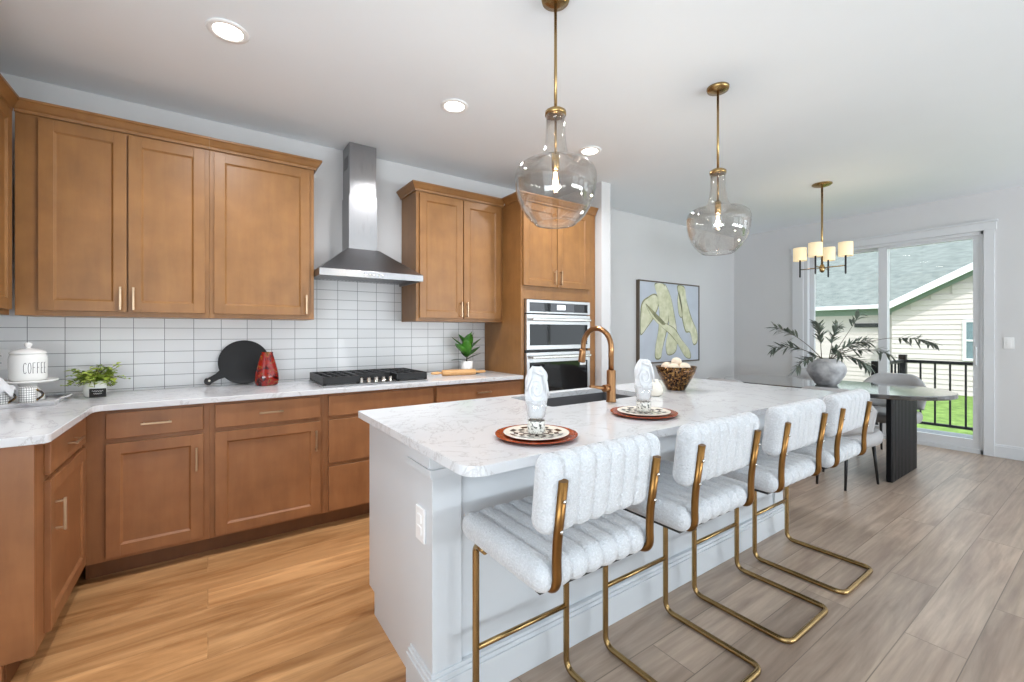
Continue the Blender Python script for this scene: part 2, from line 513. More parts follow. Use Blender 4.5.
# ---------------------------------------------------------------- geometry helpers
def box(bm, x0, x1, y0, y1, z0, z1, mi=0):
    v = [bm.verts.new(p) for p in ((x0, y0, z0), (x1, y0, z0), (x1, y1, z0), (x0, y1, z0),
                                   (x0, y0, z1), (x1, y0, z1), (x1, y1, z1), (x0, y1, z1))]
    for f in ((0, 3, 2, 1), (4, 5, 6, 7), (0, 1, 5, 4), (1, 2, 6, 5), (2, 3, 7, 6), (3, 0, 4, 7)):
        fc = bm.faces.new([v[i] for i in f])
        fc.material_index = mi
    return v

def lathe(bm, prof, c=(0, 0, 0), seg=32, mi=0, sx=1, sy=1, mat_fn=None):
    """Revolve (r, z) points about the vertical axis through c."""
    rings = []
    for r, z in prof:
        if r < 1e-5:
            rings.append([bm.verts.new((c[0], c[1], c[2] + z))])
        else:
            rings.append([bm.verts.new((c[0] + sx * r * math.cos(2 * math.pi * k / seg),
                                        c[1] + sy * r * math.sin(2 * math.pi * k / seg), c[2] + z)) for k in range(seg)])
    for i in range(len(rings) - 1):
        a, b = rings[i], rings[i + 1]
        for k in range(seg):
            k2 = (k + 1) % seg
            if len(a) == 1 and len(b) == 1:
                continue
            if len(a) == 1:
                f = bm.faces.new((a[0], b[k], b[k2]))
            elif len(b) == 1:
                f = bm.faces.new((a[k], b[0], a[k2]))
            else:
                f = bm.faces.new((a[k], b[k], b[k2], a[k2]))
            f.smooth = True
            f.material_index = mat_fn(i, k) if mat_fn else mi
    return rings

def fillet(pts, rad, n=6):
    pts = [Vector(p) for p in pts]
    out = [pts[0]]
    for i in range(1, len(pts) - 1):
        p, a, b = pts[i], pts[i - 1], pts[i + 1]
        d1, d2 = (a - p), (b - p)
        r = min(rad, d1.length * 0.49, d2.length * 0.49)
        p1, p2 = p + d1.normalized() * r, p + d2.normalized() * r
        for k in range(n + 1):
            t = k / n
            out.append((1 - t) ** 2 * p1 + 2 * t * (1 - t) * p + t * t * p2)
    out.append(pts[-1])
    return out

def tube(bm, pts, r, seg=10, mi=0, r2=None, caps=True, flat=None):
    """Sweep a circle along pts; r may be a list; flat=(axis vector, factor) squashes the section."""
    pts = [Vector(p) for p in pts]
    n = len(pts)
    tang = []
    for i in range(n):
        t = (pts[min(i + 1, n - 1)] - pts[max(i - 1, 0)])
        tang.append(t.normalized())
    up = Vector((0, 0, 1)) if abs(tang[0].z) < 0.9 else Vector((1, 0, 0))
    nrm = (up - tang[0] * up.dot(tang[0])).normalized()
    rings = []
    for i in range(n):
        t = tang[i]
        nrm = (nrm - t * nrm.dot(t))
        nrm = nrm.normalized() if nrm.length > 1e-6 else t.orthogonal().normalized()
        bi = t.cross(nrm)
        rr = r[i] if isinstance(r, (list, tuple)) else r
        ring = []
        for k in range(seg):
            a = 2 * math.pi * k / seg
            off = nrm * (math.cos(a) * rr) + bi * (math.sin(a) * rr)
            if flat:
                ax = flat[0]
                off -= ax * off.dot(ax) * (1 - flat[1])
            ring.append(bm.verts.new(pts[i] + off))
        rings.append(ring)
    for i in range(n - 1):
        for k in range(seg):
            k2 = (k + 1) % seg
            f = bm.faces.new((rings[i][k], rings[i][k2], rings[i + 1][k2], rings[i + 1][k]))
            f.smooth = True
            f.material_index = mi
    if caps:
        f = bm.faces.new(list(reversed(rings[0]))); f.material_index = mi
        f = bm.faces.new(rings[-1]); f.material_index = mi

def prism(bm, pts, z0, z1, mi=0, smooth=False):
    """Extrude an xy outline between two heights."""
    a = [bm.verts.new((x, y, z0)) for x, y in pts]
    b = [bm.verts.new((x, y, z1)) for x, y in pts]
    n = len(pts)
    f = bm.faces.new(list(reversed(a))); f.material_index = mi
    f = bm.faces.new(b); f.material_index = mi
    for i in range(n):
        j = (i + 1) % n
        f = bm.faces.new((a[i], a[j], b[j], b[i])); f.material_index = mi
        f.smooth = smooth

def sphere(bm, c, r, seg=16, rings=10, s=(1, 1, 1), mi=0):
    prof = [(r * math.sin(math.pi * i / rings), -r * math.cos(math.pi * i / rings) * s[2]) for i in range(rings + 1)]
    prof[0] = (0, prof[0][1]); prof[-1] = (0, prof[-1][1])
    lathe(bm, prof, c, seg, mi, s[0], s[1])

def xform(bm, mtx, verts=None):
    bmesh.ops.transform(bm, matrix=mtx, verts=verts or bm.verts)

def B():
    return bmesh.new()

def world_off(p):
    o = Vector((0, 0, 0))
    while p is not None:
        o += p.location
        p = p.parent
    return o

def obj(name, bm, mats, parent=None, bevel=0.0, world=False, loc=None, segs=2, recalc=True, smooth=None, sub=0):
    """Link a bmesh as one object. world=True: the verts are in world space and are moved into the parent's space."""
    if recalc:
        bmesh.ops.recalc_face_normals(bm, faces=bm.faces[:])
    if world and parent is not None:
        xform(bm, Matrix.Translation(-world_off(parent)))
    if world and parent is None and loc is not None:
        xform(bm, Matrix.Translation(-Vector(loc)))
    me = bpy.data.meshes.new(name)
    bm.to_mesh(me)
    bm.free()
    for m in (mats if isinstance(mats, (list, tuple)) else [mats]):
        me.materials.append(M[m] if isinstance(m, str) else m)
    o = bpy.data.objects.new(name, me)
    COL.objects.link(o)
    if parent is not None:
        o.parent = parent
    if loc is not None:
        o.location = loc
    if bevel:
        md = o.modifiers.new('bevel', 'BEVEL')
        md.width = bevel
        md.segments = segs
        md.limit_method = 'ANGLE'
        md.angle_limit = R(40)
    if sub:
        md = o.modifiers.new('sub', 'SUBSURF')
        md.levels = sub
        md.render_levels = sub
    if smooth:
        for p in me.polygons:
            p.use_smooth = True
    return o

def tag(o, label, cat, group=None, kind=None):
    o['label'] = label
    o['category'] = cat
    if group:
        o['group'] = group
    if kind:
        o['kind'] = kind
    return o

def thing(name, label, cat, loc=(0, 0, 0), rotz=0.0, group=None):
    o = bpy.data.objects.new(name, None)
    COL.objects.link(o)
    o.empty_display_size = 0.1
    o.location = loc
    o.rotation_euler = (0, 0, rotz)
    return tag(o, label, cat, group)

def struct(name, bm, mats, parent=None, bevel=0.0, world=True):
    o = obj(name, bm, mats, parent, bevel, world)
    if parent is None:
        o['kind'] = 'structure'
    return o

def dup(root, loc, label, rotz=None):
    r = root.copy()
    COL.objects.link(r)
    r.location = loc
    if rotz is not None:
        r.rotation_euler = (0, 0, rotz)
    r['label'] = label
    for ch in list(root.children):
        c = ch.copy()
        COL.objects.link(c)
        c.parent = r
        for g in list(ch.children):
            d = g.copy()
            COL.objects.link(d)
            d.parent = c
    return r

# ---------------------------------------------------------------- dimensions
CEIL = 2.743
YB = 3.653          # range wall
YD = 3.56           # dining wall
XR = 6.666          # wall with the sliding door
XL = -1.14
YF = FRONT_Y
FACE = 3.043        # face of the base cabinets
UFACE = 3.323       # face of the wall cabinets
CT = 0.914

# ---------------------------------------------------------------- room shell
bm = B()
def quad(bm, pts, mi=0):
    f = bm.faces.new([bm.verts.new(p) for p in pts])
    f.material_index = mi
YS, XS = 1.45, 3.126   # one floor; its warm-lit and grey-lit colours meet here, under the island
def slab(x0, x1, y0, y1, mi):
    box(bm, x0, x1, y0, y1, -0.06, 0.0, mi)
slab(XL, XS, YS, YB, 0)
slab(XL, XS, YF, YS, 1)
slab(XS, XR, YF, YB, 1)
struct('floor', bm, ['floor_warm_lit', 'floor_grey_lit'])

bm = B(); box(bm, XL - .1, XR + .15, YF - .15, YB + .1, CEIL, CEIL + .12)
struct('ceiling', bm, 'ceiling')
bm = B()
box(bm, XL - .12, XL, YF - .15, SIDE_Y0, -.06, CEIL); box(bm, XL - .12, XL, SIDE_Y1, YB + .1, -.06, CEIL)
box(bm, XL - .12, XL, SIDE_Y0, SIDE_Y1, -.06, .45); box(bm, XL - .12, XL, SIDE_Y0, SIDE_Y1, 2.45, CEIL)
struct('wall_left', bm, 'wall')
bm = B(); box(bm, XL, 3.2, YB, YB + .1, -.06, CEIL)
struct('wall_back', bm, 'wall')
bm = B(); box(bm, 3.2, XR, YD, YB + .1, -.06, CEIL)
struct('wall_dining', bm, 'wall')
bm = B(); box(bm, 3.126, 3.25, 2.965, YB, 0, CEIL)
struct('wall_wing', bm, 'wall')
DY0, DY1, DZ = 0.915, 2.605, 2.345
bm = B()
box(bm, XR, XR + .15, DY1, YB + .1, -.06, CEIL)
box(bm, XR, XR + .15, YF - .15, -3.4, -.06, CEIL); box(bm, XR, XR + .15, -.8, DY0, -.06, CEIL)
box(bm, XR, XR + .15, -3.4, -.8, -.06, .45); box(bm, XR, XR + .15, -3.4, -.8, 2.45, CEIL)
box(bm, XR, XR + .15, DY0, DY1, DZ, CEIL)
struct('wall_right', bm, 'wall')
bm = B()
xs = [XL] + [v for w in ADDED_WINDOWS for v in w] + [XR]
for i in range(0, len(xs), 2):
    box(bm, xs[i], xs[i + 1], YF - .15, YF, -.06, CEIL)
for a, b in ADDED_WINDOWS:
    box(bm, a, b, YF - .15, YF, -.06, .45)
    box(bm, a, b, YF - .15, YF, 2.45, CEIL)
struct('wall_front', bm, 'wall')
for i, (a, b) in enumerate(ADDED_WINDOWS):
    bm = B()
    for x0, x1, z0, z1 in ((a, a + .06, .45, 2.45), (b - .06, b, .45, 2.45), (a, b, .45, .51), (a, b, 2.39, 2.45), (a, b, 1.42, 1.47), ((a + b) / 2 - .02, (a + b) / 2 + .02, .51, 2.39)):
        box(bm, x0, x1, YF - .12, YF - .06, z0, z1)
    struct('window_%d' % (i + 1), bm, 'trim')  # frames of the added windows behind the camera

bm = B()
ym = (SIDE_Y0 + SIDE_Y1) / 2
for y0, y1, z0, z1 in ((SIDE_Y0, SIDE_Y0 + .06, .45, 2.45), (SIDE_Y1 - .06, SIDE_Y1, .45, 2.45), (SIDE_Y0, SIDE_Y1, .45, .51), (SIDE_Y0, SIDE_Y1, 2.39, 2.45), (ym - .03, ym + .03, .51, 2.39)):
    box(bm, XL - .10, XL - .05, y0, y1, z0, z1)
struct('window_3', bm, 'trim')
bm = B()  # unseen window in the right wall, added to light the dining side
for y0, y1, z0, z1 in ((-3.4, -3.34, .45, 2.45), (-.86, -.8, .45, 2.45), (-3.4, -.8, .45, .51), (-3.4, -.8, 2.39, 2.45), (-2.13, -2.07, .51, 2.39)):
    box(bm, XR + .05, XR + .10, y0, y1, z0, z1)
struct('window_4', bm, 'trim')

# tiled backsplash (behind the counter, up to the hood, and along the left wall)
bm = B()
box(bm, XL, 2.216, YB - .008, YB, CT, 1.374)
box(bm, .614, 1.372, YB - .008, YB, 1.374, 1.73)
struct('wall_tile_back', bm, 'tile')
bm = B(); box(bm, XL, XL + .008, 2.2, YB - .008, CT, 1.374)
struct('wall_tile_left', bm, 'tile')

# baseboards
bm = B()
box(bm, XR - .016, XR, YF, .846, 0, .115); box(bm, XR - .009, XR, YF, .846, .115, .132)
struct('baseboard_right', bm, 'trim', bevel=.003)
bm = B()
box(bm, XR - .016, XR, 2.735, YD, 0, .115); box(bm, XR - .009, XR, 2.735, YD, .115, .132)
struct('baseboard_right_corner', bm, 'trim', bevel=.003)
bm = B()
box(bm, 3.265, XR - .016, YD - .016, YD, 0, .115); box(bm, 3.265, XR - .016, YD - .009, YD, .115, .132)
struct('baseboard_dining', bm, 'trim', bevel=.003)

# casing of the sliding door
bm = B()
box(bm, XR - .022, XR, .84, .918, 0, 2.345)
box(bm, XR - .022, XR, 2.602, 2.735, 0, 2.345)
box(bm, XR - .026, XR, .825, 2.75, 2.345, 2.425)
box(bm, XR - .040, XR, .815, 2.76, 2.425, 2.447)
struct('trim_1', bm, 'trim', bevel=.003)

# sliding door
door = bpy.data.objects.new('door_1', None); COL.objects.link(door)
door.location = (XR, (DY0 + DY1) / 2, 0); door['kind'] = 'structure'
bm = B()
box(bm, XR, XR + .13, DY0, DY0 + .03, 0, DZ); box(bm, XR, XR + .13, DY1 - .05, DY1, 0, DZ)
box(bm, XR, XR + .13, DY0, DY1, DZ - .035, DZ); box(bm, XR, XR + .13, DY0, DY1, 0, .045)
obj('door_frame', bm, 'trim', door, .002, True)
def sash(name, x, y0, y1, sl, sr):
    bm = B()
    box(bm, x, x + .04, y0, y0 + sr, .045, DZ - .035)
    box(bm, x, x + .04, y1 - sl, y1, .045, DZ - .035)
    box(bm, x, x + .04, y0 + sr, y1 - sl, .045, .138)
    box(bm, x, x + .04, y0 + sr, y1 - sl, DZ - .065, DZ - .035)
    s = obj(name, bm, 'trim', door, .002, True)
    bm = B(); box(bm, x + .015, x + .023, y0 + sr, y1 - sl, .138, DZ - .065)
    obj('glass_pane', bm, 'pane', s, 0, True)
    return s
s1 = sash('sliding_panel', XR + .02, DY0 + .03, 1.80, .085, .055)
sash('fixed_panel', XR + .07, 1.715, DY1 - .05, .055, .085)
bm = B()
tube(bm, fillet([(XR + .02, .972, .93), (XR - .02, .972, .93), (XR - .02, .972, 1.13), (XR + .02, .972, 1.13)], .02), .007)
box(bm, XR + .012, XR + .02, .955, .99, .9, 1.16)
obj('door_handle', bm, 'trim', s1, 0, True)

# switch and outlet
def wall_plate(name, label, cat, loc, rotz, toggle='rocker'):
    t = thing(name, label, cat, loc, rotz)
    bm = B(); box(bm, -.036, .036, -.007, 0, -.058, .058)
    obj('cover_plate', bm, 'plastic', t, .003)
    bm = B()
    if toggle == 'rocker':
        box(bm, -.017, .017, -.011, -.006, -.034, .034)
        obj('rocker', bm, 'plastic', t, .002)
    else:
        for z in (-.02, .02):
            lathe(bm, [(0, 0), (.0165, 0), (.0165, .004), (0, .004)], (0, 0, 0), 20)
        bm.free(); bm = B()
        for z in (-.02, .02):
            box(bm, -.016, .016, -.010, -.006, z - .015, z + .015)
        obj('socket_face', bm, 'plastic', t, .004)
        bm = B()
        bm.free()
        for z in (-.02, .02):
            bm = B()
            for x in (-.006, .006):
                box(bm, x - .001, x + .001, -.0108, -.0098, z - .003, z + .006)
            obj('socket_slots', bm, 'ink', t)
    return t
wall_plate('light_switch', 'white rocker light switch on the grey wall beside the sliding glass door', 'light switch', (XR, .743, 1.173), R(-90))
wall_plate('wall_outlet', 'white outlet on the tile backsplash behind the coffee canister', 'outlet', (-.955, YB - .008, 1.13), 0, 'outlet')
t = thing('wall_plug', 'small black plug on the wall between cabinet and range hood', 'plug', (.64, YB, 1.80))
bm = B(); box(bm, -.018, .018, -.006, 0, -.02, .02); obj('plug_plate', bm, 'plastic', t, .002)
bm = B(); box(bm, -.012, .012, -.035, -.006, -.012, .012); obj('plug_body', bm, 'black_metal', t, .004)

# ---------------------------------------------------------------- cabinets
def shaker(bm, u0, u1, z0, z1, t=.02, rail=.057):
    box(bm, u0, u0 + rail, -t, 0, z0, z1)
    box(bm, u1 - rail, u1, -t, 0, z0, z1)
    box(bm, u0 + rail, u1 - rail, -t, 0, z0, z0 + rail)
    box(bm, u0 + rail, u1 - rail, -t, 0, z1 - rail, z1)
    # sloped edge and recessed panel
    a, b, s = u0 + rail, u1 - rail, .009
    c, d = z0 + rail, z1 - rail
    o = [bm.verts.new(p) for p in ((a, -t + .002, c), (b, -t + .002, c), (b, -t + .002, d), (a, -t + .002, d))]
    i = [bm.verts.new(p) for p in ((a + s, -t + .010, c + s), (b - s, -t + .010, c + s), (b - s, -t + .010, d - s), (a + s, -t + .010, d - s))]
    for k in range(4):
        j = (k + 1) % 4
        bm.faces.new((o[k], o[j], i[j], i[k]))
    bm.faces.new(i)

def pull(parent, u, z, vertical, length=.13, y=-.02):
    bm = B()
    h = length / 2
    if vertical:
        box(bm, u - .005, u + .005, y - .034, y - .024, z - h, z + h)
        for s in (-1, 1):
            box(bm, u - .004, u + .004, y - .026, y, z + s * (h - .012) - .004, z + s * (h - .012) + .004)
    else:
        box(bm, u - h, u + h, y - .034, y - .024, z - .005, z + .005)
        for s in (-1, 1):
            box(bm, u + s * (h - .012) - .004, u + s * (h - .012) + .004, y - .026, y, z - .004, z + .004)
    obj('handle', bm, 'pull', parent, .0015)

def cabinet(name, label, loc, rotz, W, D, z0, z1, fronts, wood, group, toe=False, crown=None, cat='cabinet'):
    """Local frame: face at y=0 looking to -y, depth to +y."""
    t = thing(name, label, cat, loc, rotz, group)
    bm = B()
    if toe:
        box(bm, 0, W, 0, D, .1, z1)
    else:
        box(bm, 0, W, 0, D, z0, z1)
    obj('carcass', bm, wood, t, .0015)
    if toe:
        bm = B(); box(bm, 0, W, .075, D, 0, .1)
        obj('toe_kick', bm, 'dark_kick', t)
    for f in fronts:
        kind, u0, u1, a, b = f[:5]
        bm = B()
        if kind == 'door':
            shaker(bm, u0, u1, a, b)
            d = obj('door', bm, wood, t, .0012)
        else:
            box(bm, u0, u1, -.02, 0, a, b)
            d = obj('drawer', bm, wood, t, .003)
        if len(f) > 5 and f[5]:
            hu, hz, ver = f[5]
            pull(d, hu, hz, ver)
    if crown:
        rl, rr = crown
        bm = B()
        prof = [(.002, 2.425), (.012, 2.425), (.014, 2.440), (.022, 2.448), (.035, 2.468), (.041, 2.476), (.046, 2.478), (.046, 2.490), (-.02, 2.490)]
        prev = None
        for o_, z in prof:
            pts = []
            if rl:
                pts.append((-o_, D, z))
            pts.append((-o_ if rl else 0, -o_, z))
            pts.append((W + (o_ if rr else 0), -o_, z))
            if rr:
                pts.append((W + o_, D if rr is True else rr, z))
            vs_ = [bm.verts.new(p) for p in pts]
            if prev:
                for k in range(len(vs_) - 1):
                    bm.faces.new((prev[k], prev[k + 1], vs_[k + 1], vs_[k]))
            prev = vs_
        obj('crown_molding', bm, wood, t, recalc=True)
    return t

DW = 'maple_base'
BG = 'base cabinets along the tiled wall'
cabinet('base_cabinet', 'brown base cabinet in the inside corner, one drawer over one shaker door', (-.52, FACE, 0), 0, .527, .61 - .012, 0, .882,
        [('drawer', .09, .499, .732, .866, (.295, .80, False)), ('door', .09, .499, .122, .708, (.468, .575, True))], DW, BG, toe=True)
cabinet('base_cabinet', 'brown base cabinet below the red vase, one drawer over one wide shaker door', (.007, FACE, 0), 0, .613, .598, 0, .882,
        [('drawer', .027, .592, .732, .866, (.31, .80, False)), ('door', .027, .592, .115, .708, (.562, .59, True))], DW, BG, toe=True)
cabinet('base_cabinet', 'brown base cabinet with three plain drawer fronts under the gas cooktop', (.62, FACE, 0), 0, .782, .598, 0, .882,
        [('drawer', .028, .771, .732, .866, None), ('drawer', .028, .771, .425, .708, None), ('drawer', .028, .771, .112, .402, None)], DW, BG, toe=True)
cabinet('base_cabinet', 'brown base cabinet under the rolling pin, mostly hidden by the island', (1.402, FACE, 0), 0, .813, .598, 0, .882,
        [('drawer', .013, .80, .732, .866, (.42, .80, False)), ('drawer', .013, .80, .425, .708, (.42, .56, False)), ('drawer', .013, .80, .112, .402, (.42, .25, False))], DW, BG, toe=True)
# return along the left wall, facing +x; u runs with world y
cabinet('base_cabinet', 'base cabinet on the side wall next to the flat end panel, drawer over door', (-.52, 2.325, 0), R(90), .715, .61, 0, .882,
        [('drawer', .09, .685, .732, .866, (.40, .80, False)), ('door', .09, .685, .122, .708, (.145, .555, True))], DW, BG, toe=True)
bm = B(); box(bm, -1.13, -.52, 2.303, 2.3245, .1, .882); box(bm, -1.13, -.60, 2.303, 2.3245, 0, .1)
tag(obj('end_panel', bm, DW, None, .001, True, loc=(-.82, 2.31, 0)), 'flat wood end panel closing the counter run, facing the camera', 'panel')

UG = 'upper cabinets along the tiled wall'
cabinet('upper_cabinet', 'tall double-door wall cabinet beside the corner filler, above the small plant', (-.82, UFACE, 0), 0, .827, .318, 1.372, 2.439,
        [('door', .088, .439, 1.400, 2.412, (.415, 1.475, True)), ('door', .447, .805, 1.400, 2.412, (.471, 1.475, True))], 'maple', UG, crown=(False, False))
cabinet('upper_cabinet', 'tall single-door wall cabinet between the double-door unit and the range hood', (.0075, UFACE, 0), 0, .6065, .318, 1.372, 2.439,
        [('door', .025, .575, 1.400, 2.412, (.551, 1.475, True))], 'maple', UG, crown=(False, True))
cabinet('upper_cabinet', 'double-door wall cabinet between the range hood and the oven tower', (1.375, UFACE, 0), 0, .840, .318, 1.372, 2.439,
        [('door', .026, .419, 1.400, 2.412, (.395, 1.475, True)), ('door', .428, .810, 1.400, 2.412, (.452, 1.475, True))], 'maple', UG, crown=(True, False))
cabinet('upper_cabinet', 'wall cabinet on the side wall, only its door edge visible', (-.838, 2.34, 0), R(90), .98, .295, 1.372, 2.439,
        [('door', .03, .48, 1.400, 2.412, (.45, 1.475, True)), ('door', .49, .94, 1.400, 2.412, (.52, 1.475, True))], 'maple', UG, crown=(True, False))

# oven tower: carcass with an opening for the oven
TX, TW = 2.216, .900
t = thing('oven_cabinet', 'tall wood oven tower with two upper doors, at the end of the counter', 'cabinet', (TX, FACE, 0))
bm = B()
ow0, ow1, oz0, oz1 = .036, .80, .70, 1.575
box(bm, 0, ow0, 0, .598, .1, 2.439); box(bm, ow1, TW, 0, .598, .1, 2.439)
box(bm, ow0, ow1, 0, .598, oz1, 2.439); box(bm, ow0, ow1, 0, .598, .1, oz0); box(bm, ow0, ow1, .56, .598, oz0, oz1)
obj('carcass', bm, 'maple', t, .001)
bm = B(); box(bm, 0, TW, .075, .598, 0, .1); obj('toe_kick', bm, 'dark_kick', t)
for u0, u1, hu in ((.015, .392, .362), (.400, .808, .430)):
    bm = B(); shaker(bm, u0, u1, 1.69, 2.412)
    d = obj('door', bm, 'maple', t, .0012); pull(d, hu, 1.775, True)
bm = B(); box(bm, .015, .808, -.02, 0, .125, .66)
d = obj('drawer', bm, 'maple', t, .003); pull(d, .41, .55, False)
bm = B()
prev = None
for o_, z in [(.002, 2.425), (.012, 2.425), (.014, 2.440), (.022, 2.448), (.035, 2.468), (.041, 2.476), (.046, 2.478), (.046, 2.490), (-.02, 2.490)]:
    v4 = [bm.verts.new(p) for p in ((-o_, .226, z), (-o_, -o_, z), (TW, -o_, z), (TW, -o_ + .003, z))]
    if prev:
        for k in range(3):
            bm.faces.new((prev[k], prev[k + 1], v4[k + 1], v4[k]))
    prev = v4
obj('crown_molding', bm, 'maple', t)

# wall oven
OX0, OX1 = TX + .038, TX + .797
t = thing('wall_oven', 'stainless double wall oven with dark glass doors in the wood tower', 'oven', ((OX0 + OX1) / 2, FACE, .705))
bm = B(); box(bm, OX0 + .012, OX1 - .012, FACE + .001, FACE + .55, .715, 1.565)
obj('oven_body', bm, 'black_metal', t, 0, True)
def oven_front(name, z0, z1, gz0, gz1, gmat, inset=.03, handle=None):
    bm = B()
    yf = FACE - .035
    gx0, gx1 = OX0 + inset, OX1 - inset
    for a, b, c, d in ((OX0, gx0, z0, z1), (gx1, OX1, z0, z1), (gx0, gx1, z0, gz0), (gx0, gx1, gz1, z1)):
        box(bm, a, b, yf, FACE - .002, c, d)
    box(bm, gx0, gx1, yf + .012, FACE - .002, gz0, gz1)
    p = obj(name, bm, 'steel_oven', t, .0015, True)
    bm = B(); box(bm, gx0, gx1, yf + .003, yf + .012, gz0, gz1)
    obj('glass', bm, gmat, p, .001, True)
    if handle:
        bm = B()
        box(bm, OX0 + .03, OX1 - .03, yf - .050, yf - .032, handle - .013, handle + .013)
        for x in (OX0 + .06, OX1 - .06):
            box(bm, x - .01, x + .01, yf - .034, yf, handle - .008, handle + .008)
        obj('handle', bm, 'chrome', p, .006, True)
    return p
cp = oven_front('control_panel', 1.450, 1.568, 1.466, 1.543, 'grey_glass', .03)
bm = B()
box(bm, OX0 + .20, OX0 + .27, FACE - .0335, FACE - .031, 1.467, 1.542)
obj('dark_glass', bm, 'black_glass', cp, 0, True)
bm = B(); box(bm, OX1 - .20, OX1 - .032, FACE - .0335, FACE - .031, 1.467, 1.542)
obj('dark_glass', bm, 'black_glass', cp, 0, True)
bm = B(); box(bm, OX0 + .345, OX0 + .445, FACE - .0342, FACE - .031, 1.485, 1.53)
obj('display', bm, 'oven_display', cp, 0, True)
oven_front('upper_door', 1.130, 1.440, 1.168, 1.352, 'black_glass', .032, 1.395)
ld = oven_front('lower_door', .715, 1.105, .755, 1.018, 'black_glass', .032, 1.065)
bm = B(); box(bm, OX1 - .13, OX1 - .055, FACE - .0335, FACE - .031, .975, 1.01)
st = obj('sticker', bm, 'plastic', ld, 0, True)

# ---------------------------------------------------------------- countertops
def rounded(pts, radii, n=6):
    out = []
    L = len(pts)
    for i, (p, r) in enumerate(zip(pts, radii)):
        if r <= 0:
            out.append(p); continue
        p_, a, b = Vector(p), Vector(pts[i - 1]), Vector(pts[(i + 1) % L])
        p1 = p_ + (a - p_).normalized() * r
        p2 = p_ + (b - p_).normalized() * r
        for k in range(n + 1):
            s = k / n
            q = (1 - s) ** 2 * p1 + 2 * s * (1 - s) * p_ + s * s * p2
            out.append((q.x, q.y))
    return out
bm = B()
outline = rounded([(XL + .009, 2.250), (-.470, 2.250), (-.470, 3.003), (2.215, 3.003), (2.215, YB - .009), (XL + .009, YB - .009)], [0, .03, .05, 0, 0, 0])
prism(bm, outline, .8825, CT)
tag(obj('countertop', bm, 'quartz', None, .003, True, loc=(0, 3.3, .882)), 'white quartz L-shaped countertop along the tiled wall and side wall', 'countertop')

# island worktop with sink cut-out
IX0, IX1, IY0, IY1 = .578, 3.205, 1.036, 2.098
SX0, SX1, SY0, SY1 = 1.40, 2.17, 1.655, 2.035
bm = B()
outer = rounded([(IX0, IY0), (IX1, IY0), (IX1, IY1), (IX0, IY1)], [.07, .07, .012, .012], 8)
inner = rounded([(SX0, SY0), (SX1, SY0), (SX1, SY1), (SX0, SY1)], [.02] * 4, 4)
edges = []
for loop in (outer, inner):
    v = [bm.verts.new((x, y, .884)) for x, y in loop]
    edges += [bm.edges.new((v[i], v[(i + 1) % len(v)])) for i in range(len(v))]
res = bmesh.ops.triangle_fill(bm, edges=edges, use_beauty=True)
faces = [g for g in res['geom'] if isinstance(g, bmesh.types.BMFace)]
ext = bmesh.ops.extrude_face_region(bm, geom=faces)
bmesh.ops.translate(bm, vec=(0, 0, CT - .884), verts=[g for g in ext['geom'] if isinstance(g, bmesh.types.BMVert)])
tag(obj('island_countertop', bm, 'quartz', None, .003, True, loc=(1.89, 1.567, .884)), 'white quartz slab with rounded corners on top of the island', 'countertop')

# sink
t = thing('kitchen_sink', 'dark undermount sink basin set into the island worktop', 'sink', ((SX0 + SX1) / 2, (SY0 + SY1) / 2, .66))
bm = B()
g = .012
box(bm, SX0 - g, SX1 + g, SY0 - g, SY1 + g, .655, .667)
box(bm, SX0 - g, SX0 - .001, SY0 - g, SY1 + g, .667, .8835); box(bm, SX1 + .001, SX1 + g, SY0 - g, SY1 + g, .667, .8835)
box(bm, SX0 - .001, SX1 + .001, SY0 - g, SY0 - .001, .667, .8835); box(bm, SX0 - .001, SX1 + .001, SY1 + .001, SY1 + g, .667, .8835)
obj('basin', bm, 'sink', t, .002, True)
bm = B(); lathe(bm, [(0, 0), (.045, 0), (.045, .004), (.02, .002), (0, .001)], (1.785, 1.9, .667), 24)
obj('drain', bm, 'chrome', t, 0, True)

# ---------------------------------------------------------------- island
t = thing('kitchen_island', 'long white panelled kitchen island with baseboard, bar stools along it', 'island', (1.86, 1.7, 0))
BX0, BX1, BY0, BY1 = .622, 3.10, 1.350, 2.06
bm = B()
# hollow under the sink
box(bm, BX0, SX0 - .02, BY0, 1.985, 0, .8835); box(bm, SX1 + .02, BX1, BY0, 1.985, 0, .8835)
box(bm, SX0 - .02, SX1 + .02, BY0, SY0 - .02, 0, .8835); box(bm, SX0 - .02, SX1 + .02, SY0 - .02, 1.985, 0, .64)
box(bm, BX0, SX0 - .02, 1.985, BY1, .1, .8835); box(bm, SX1 + .02, BX1, 1.985, BY1, .1, .8835)
box(bm, SX0 - .02, SX1 + .02, 1.985, BY1, .1, .64); box(bm, SX0 - .02, SX1 + .02, SY1 + .016, BY1, .64, .8835)
obj('body', bm, 'island', t, 0, True)
for x0, x1 in ((.610, .720), (3.002, 3.112)):
    bm = B(); box(bm, x0, x1, 1.336, 1.512, 0, .8835)
    p = obj('corner_post', bm, 'island', t, .002, True)
    bm = B()
    for zz0, zz1, e in ((.796, .806, .008), (.806, .830, .014), (.830, .838, .010), (.838, .8835, .020)):
        box(bm, x0 - e, x1 + e, 1.336 - e, 1.512 + e, zz0, zz1)
    obj('capital', bm, 'island', p, .002, True)
bm = B(); box(bm, .722, 3.0, 1.338, 1.350, .800, .8835); box(bm, .722, 3.0, 1.334, 1.350, .800, .808)
obj('frieze_board', bm, 'island', t, .001, True)
bm = B()
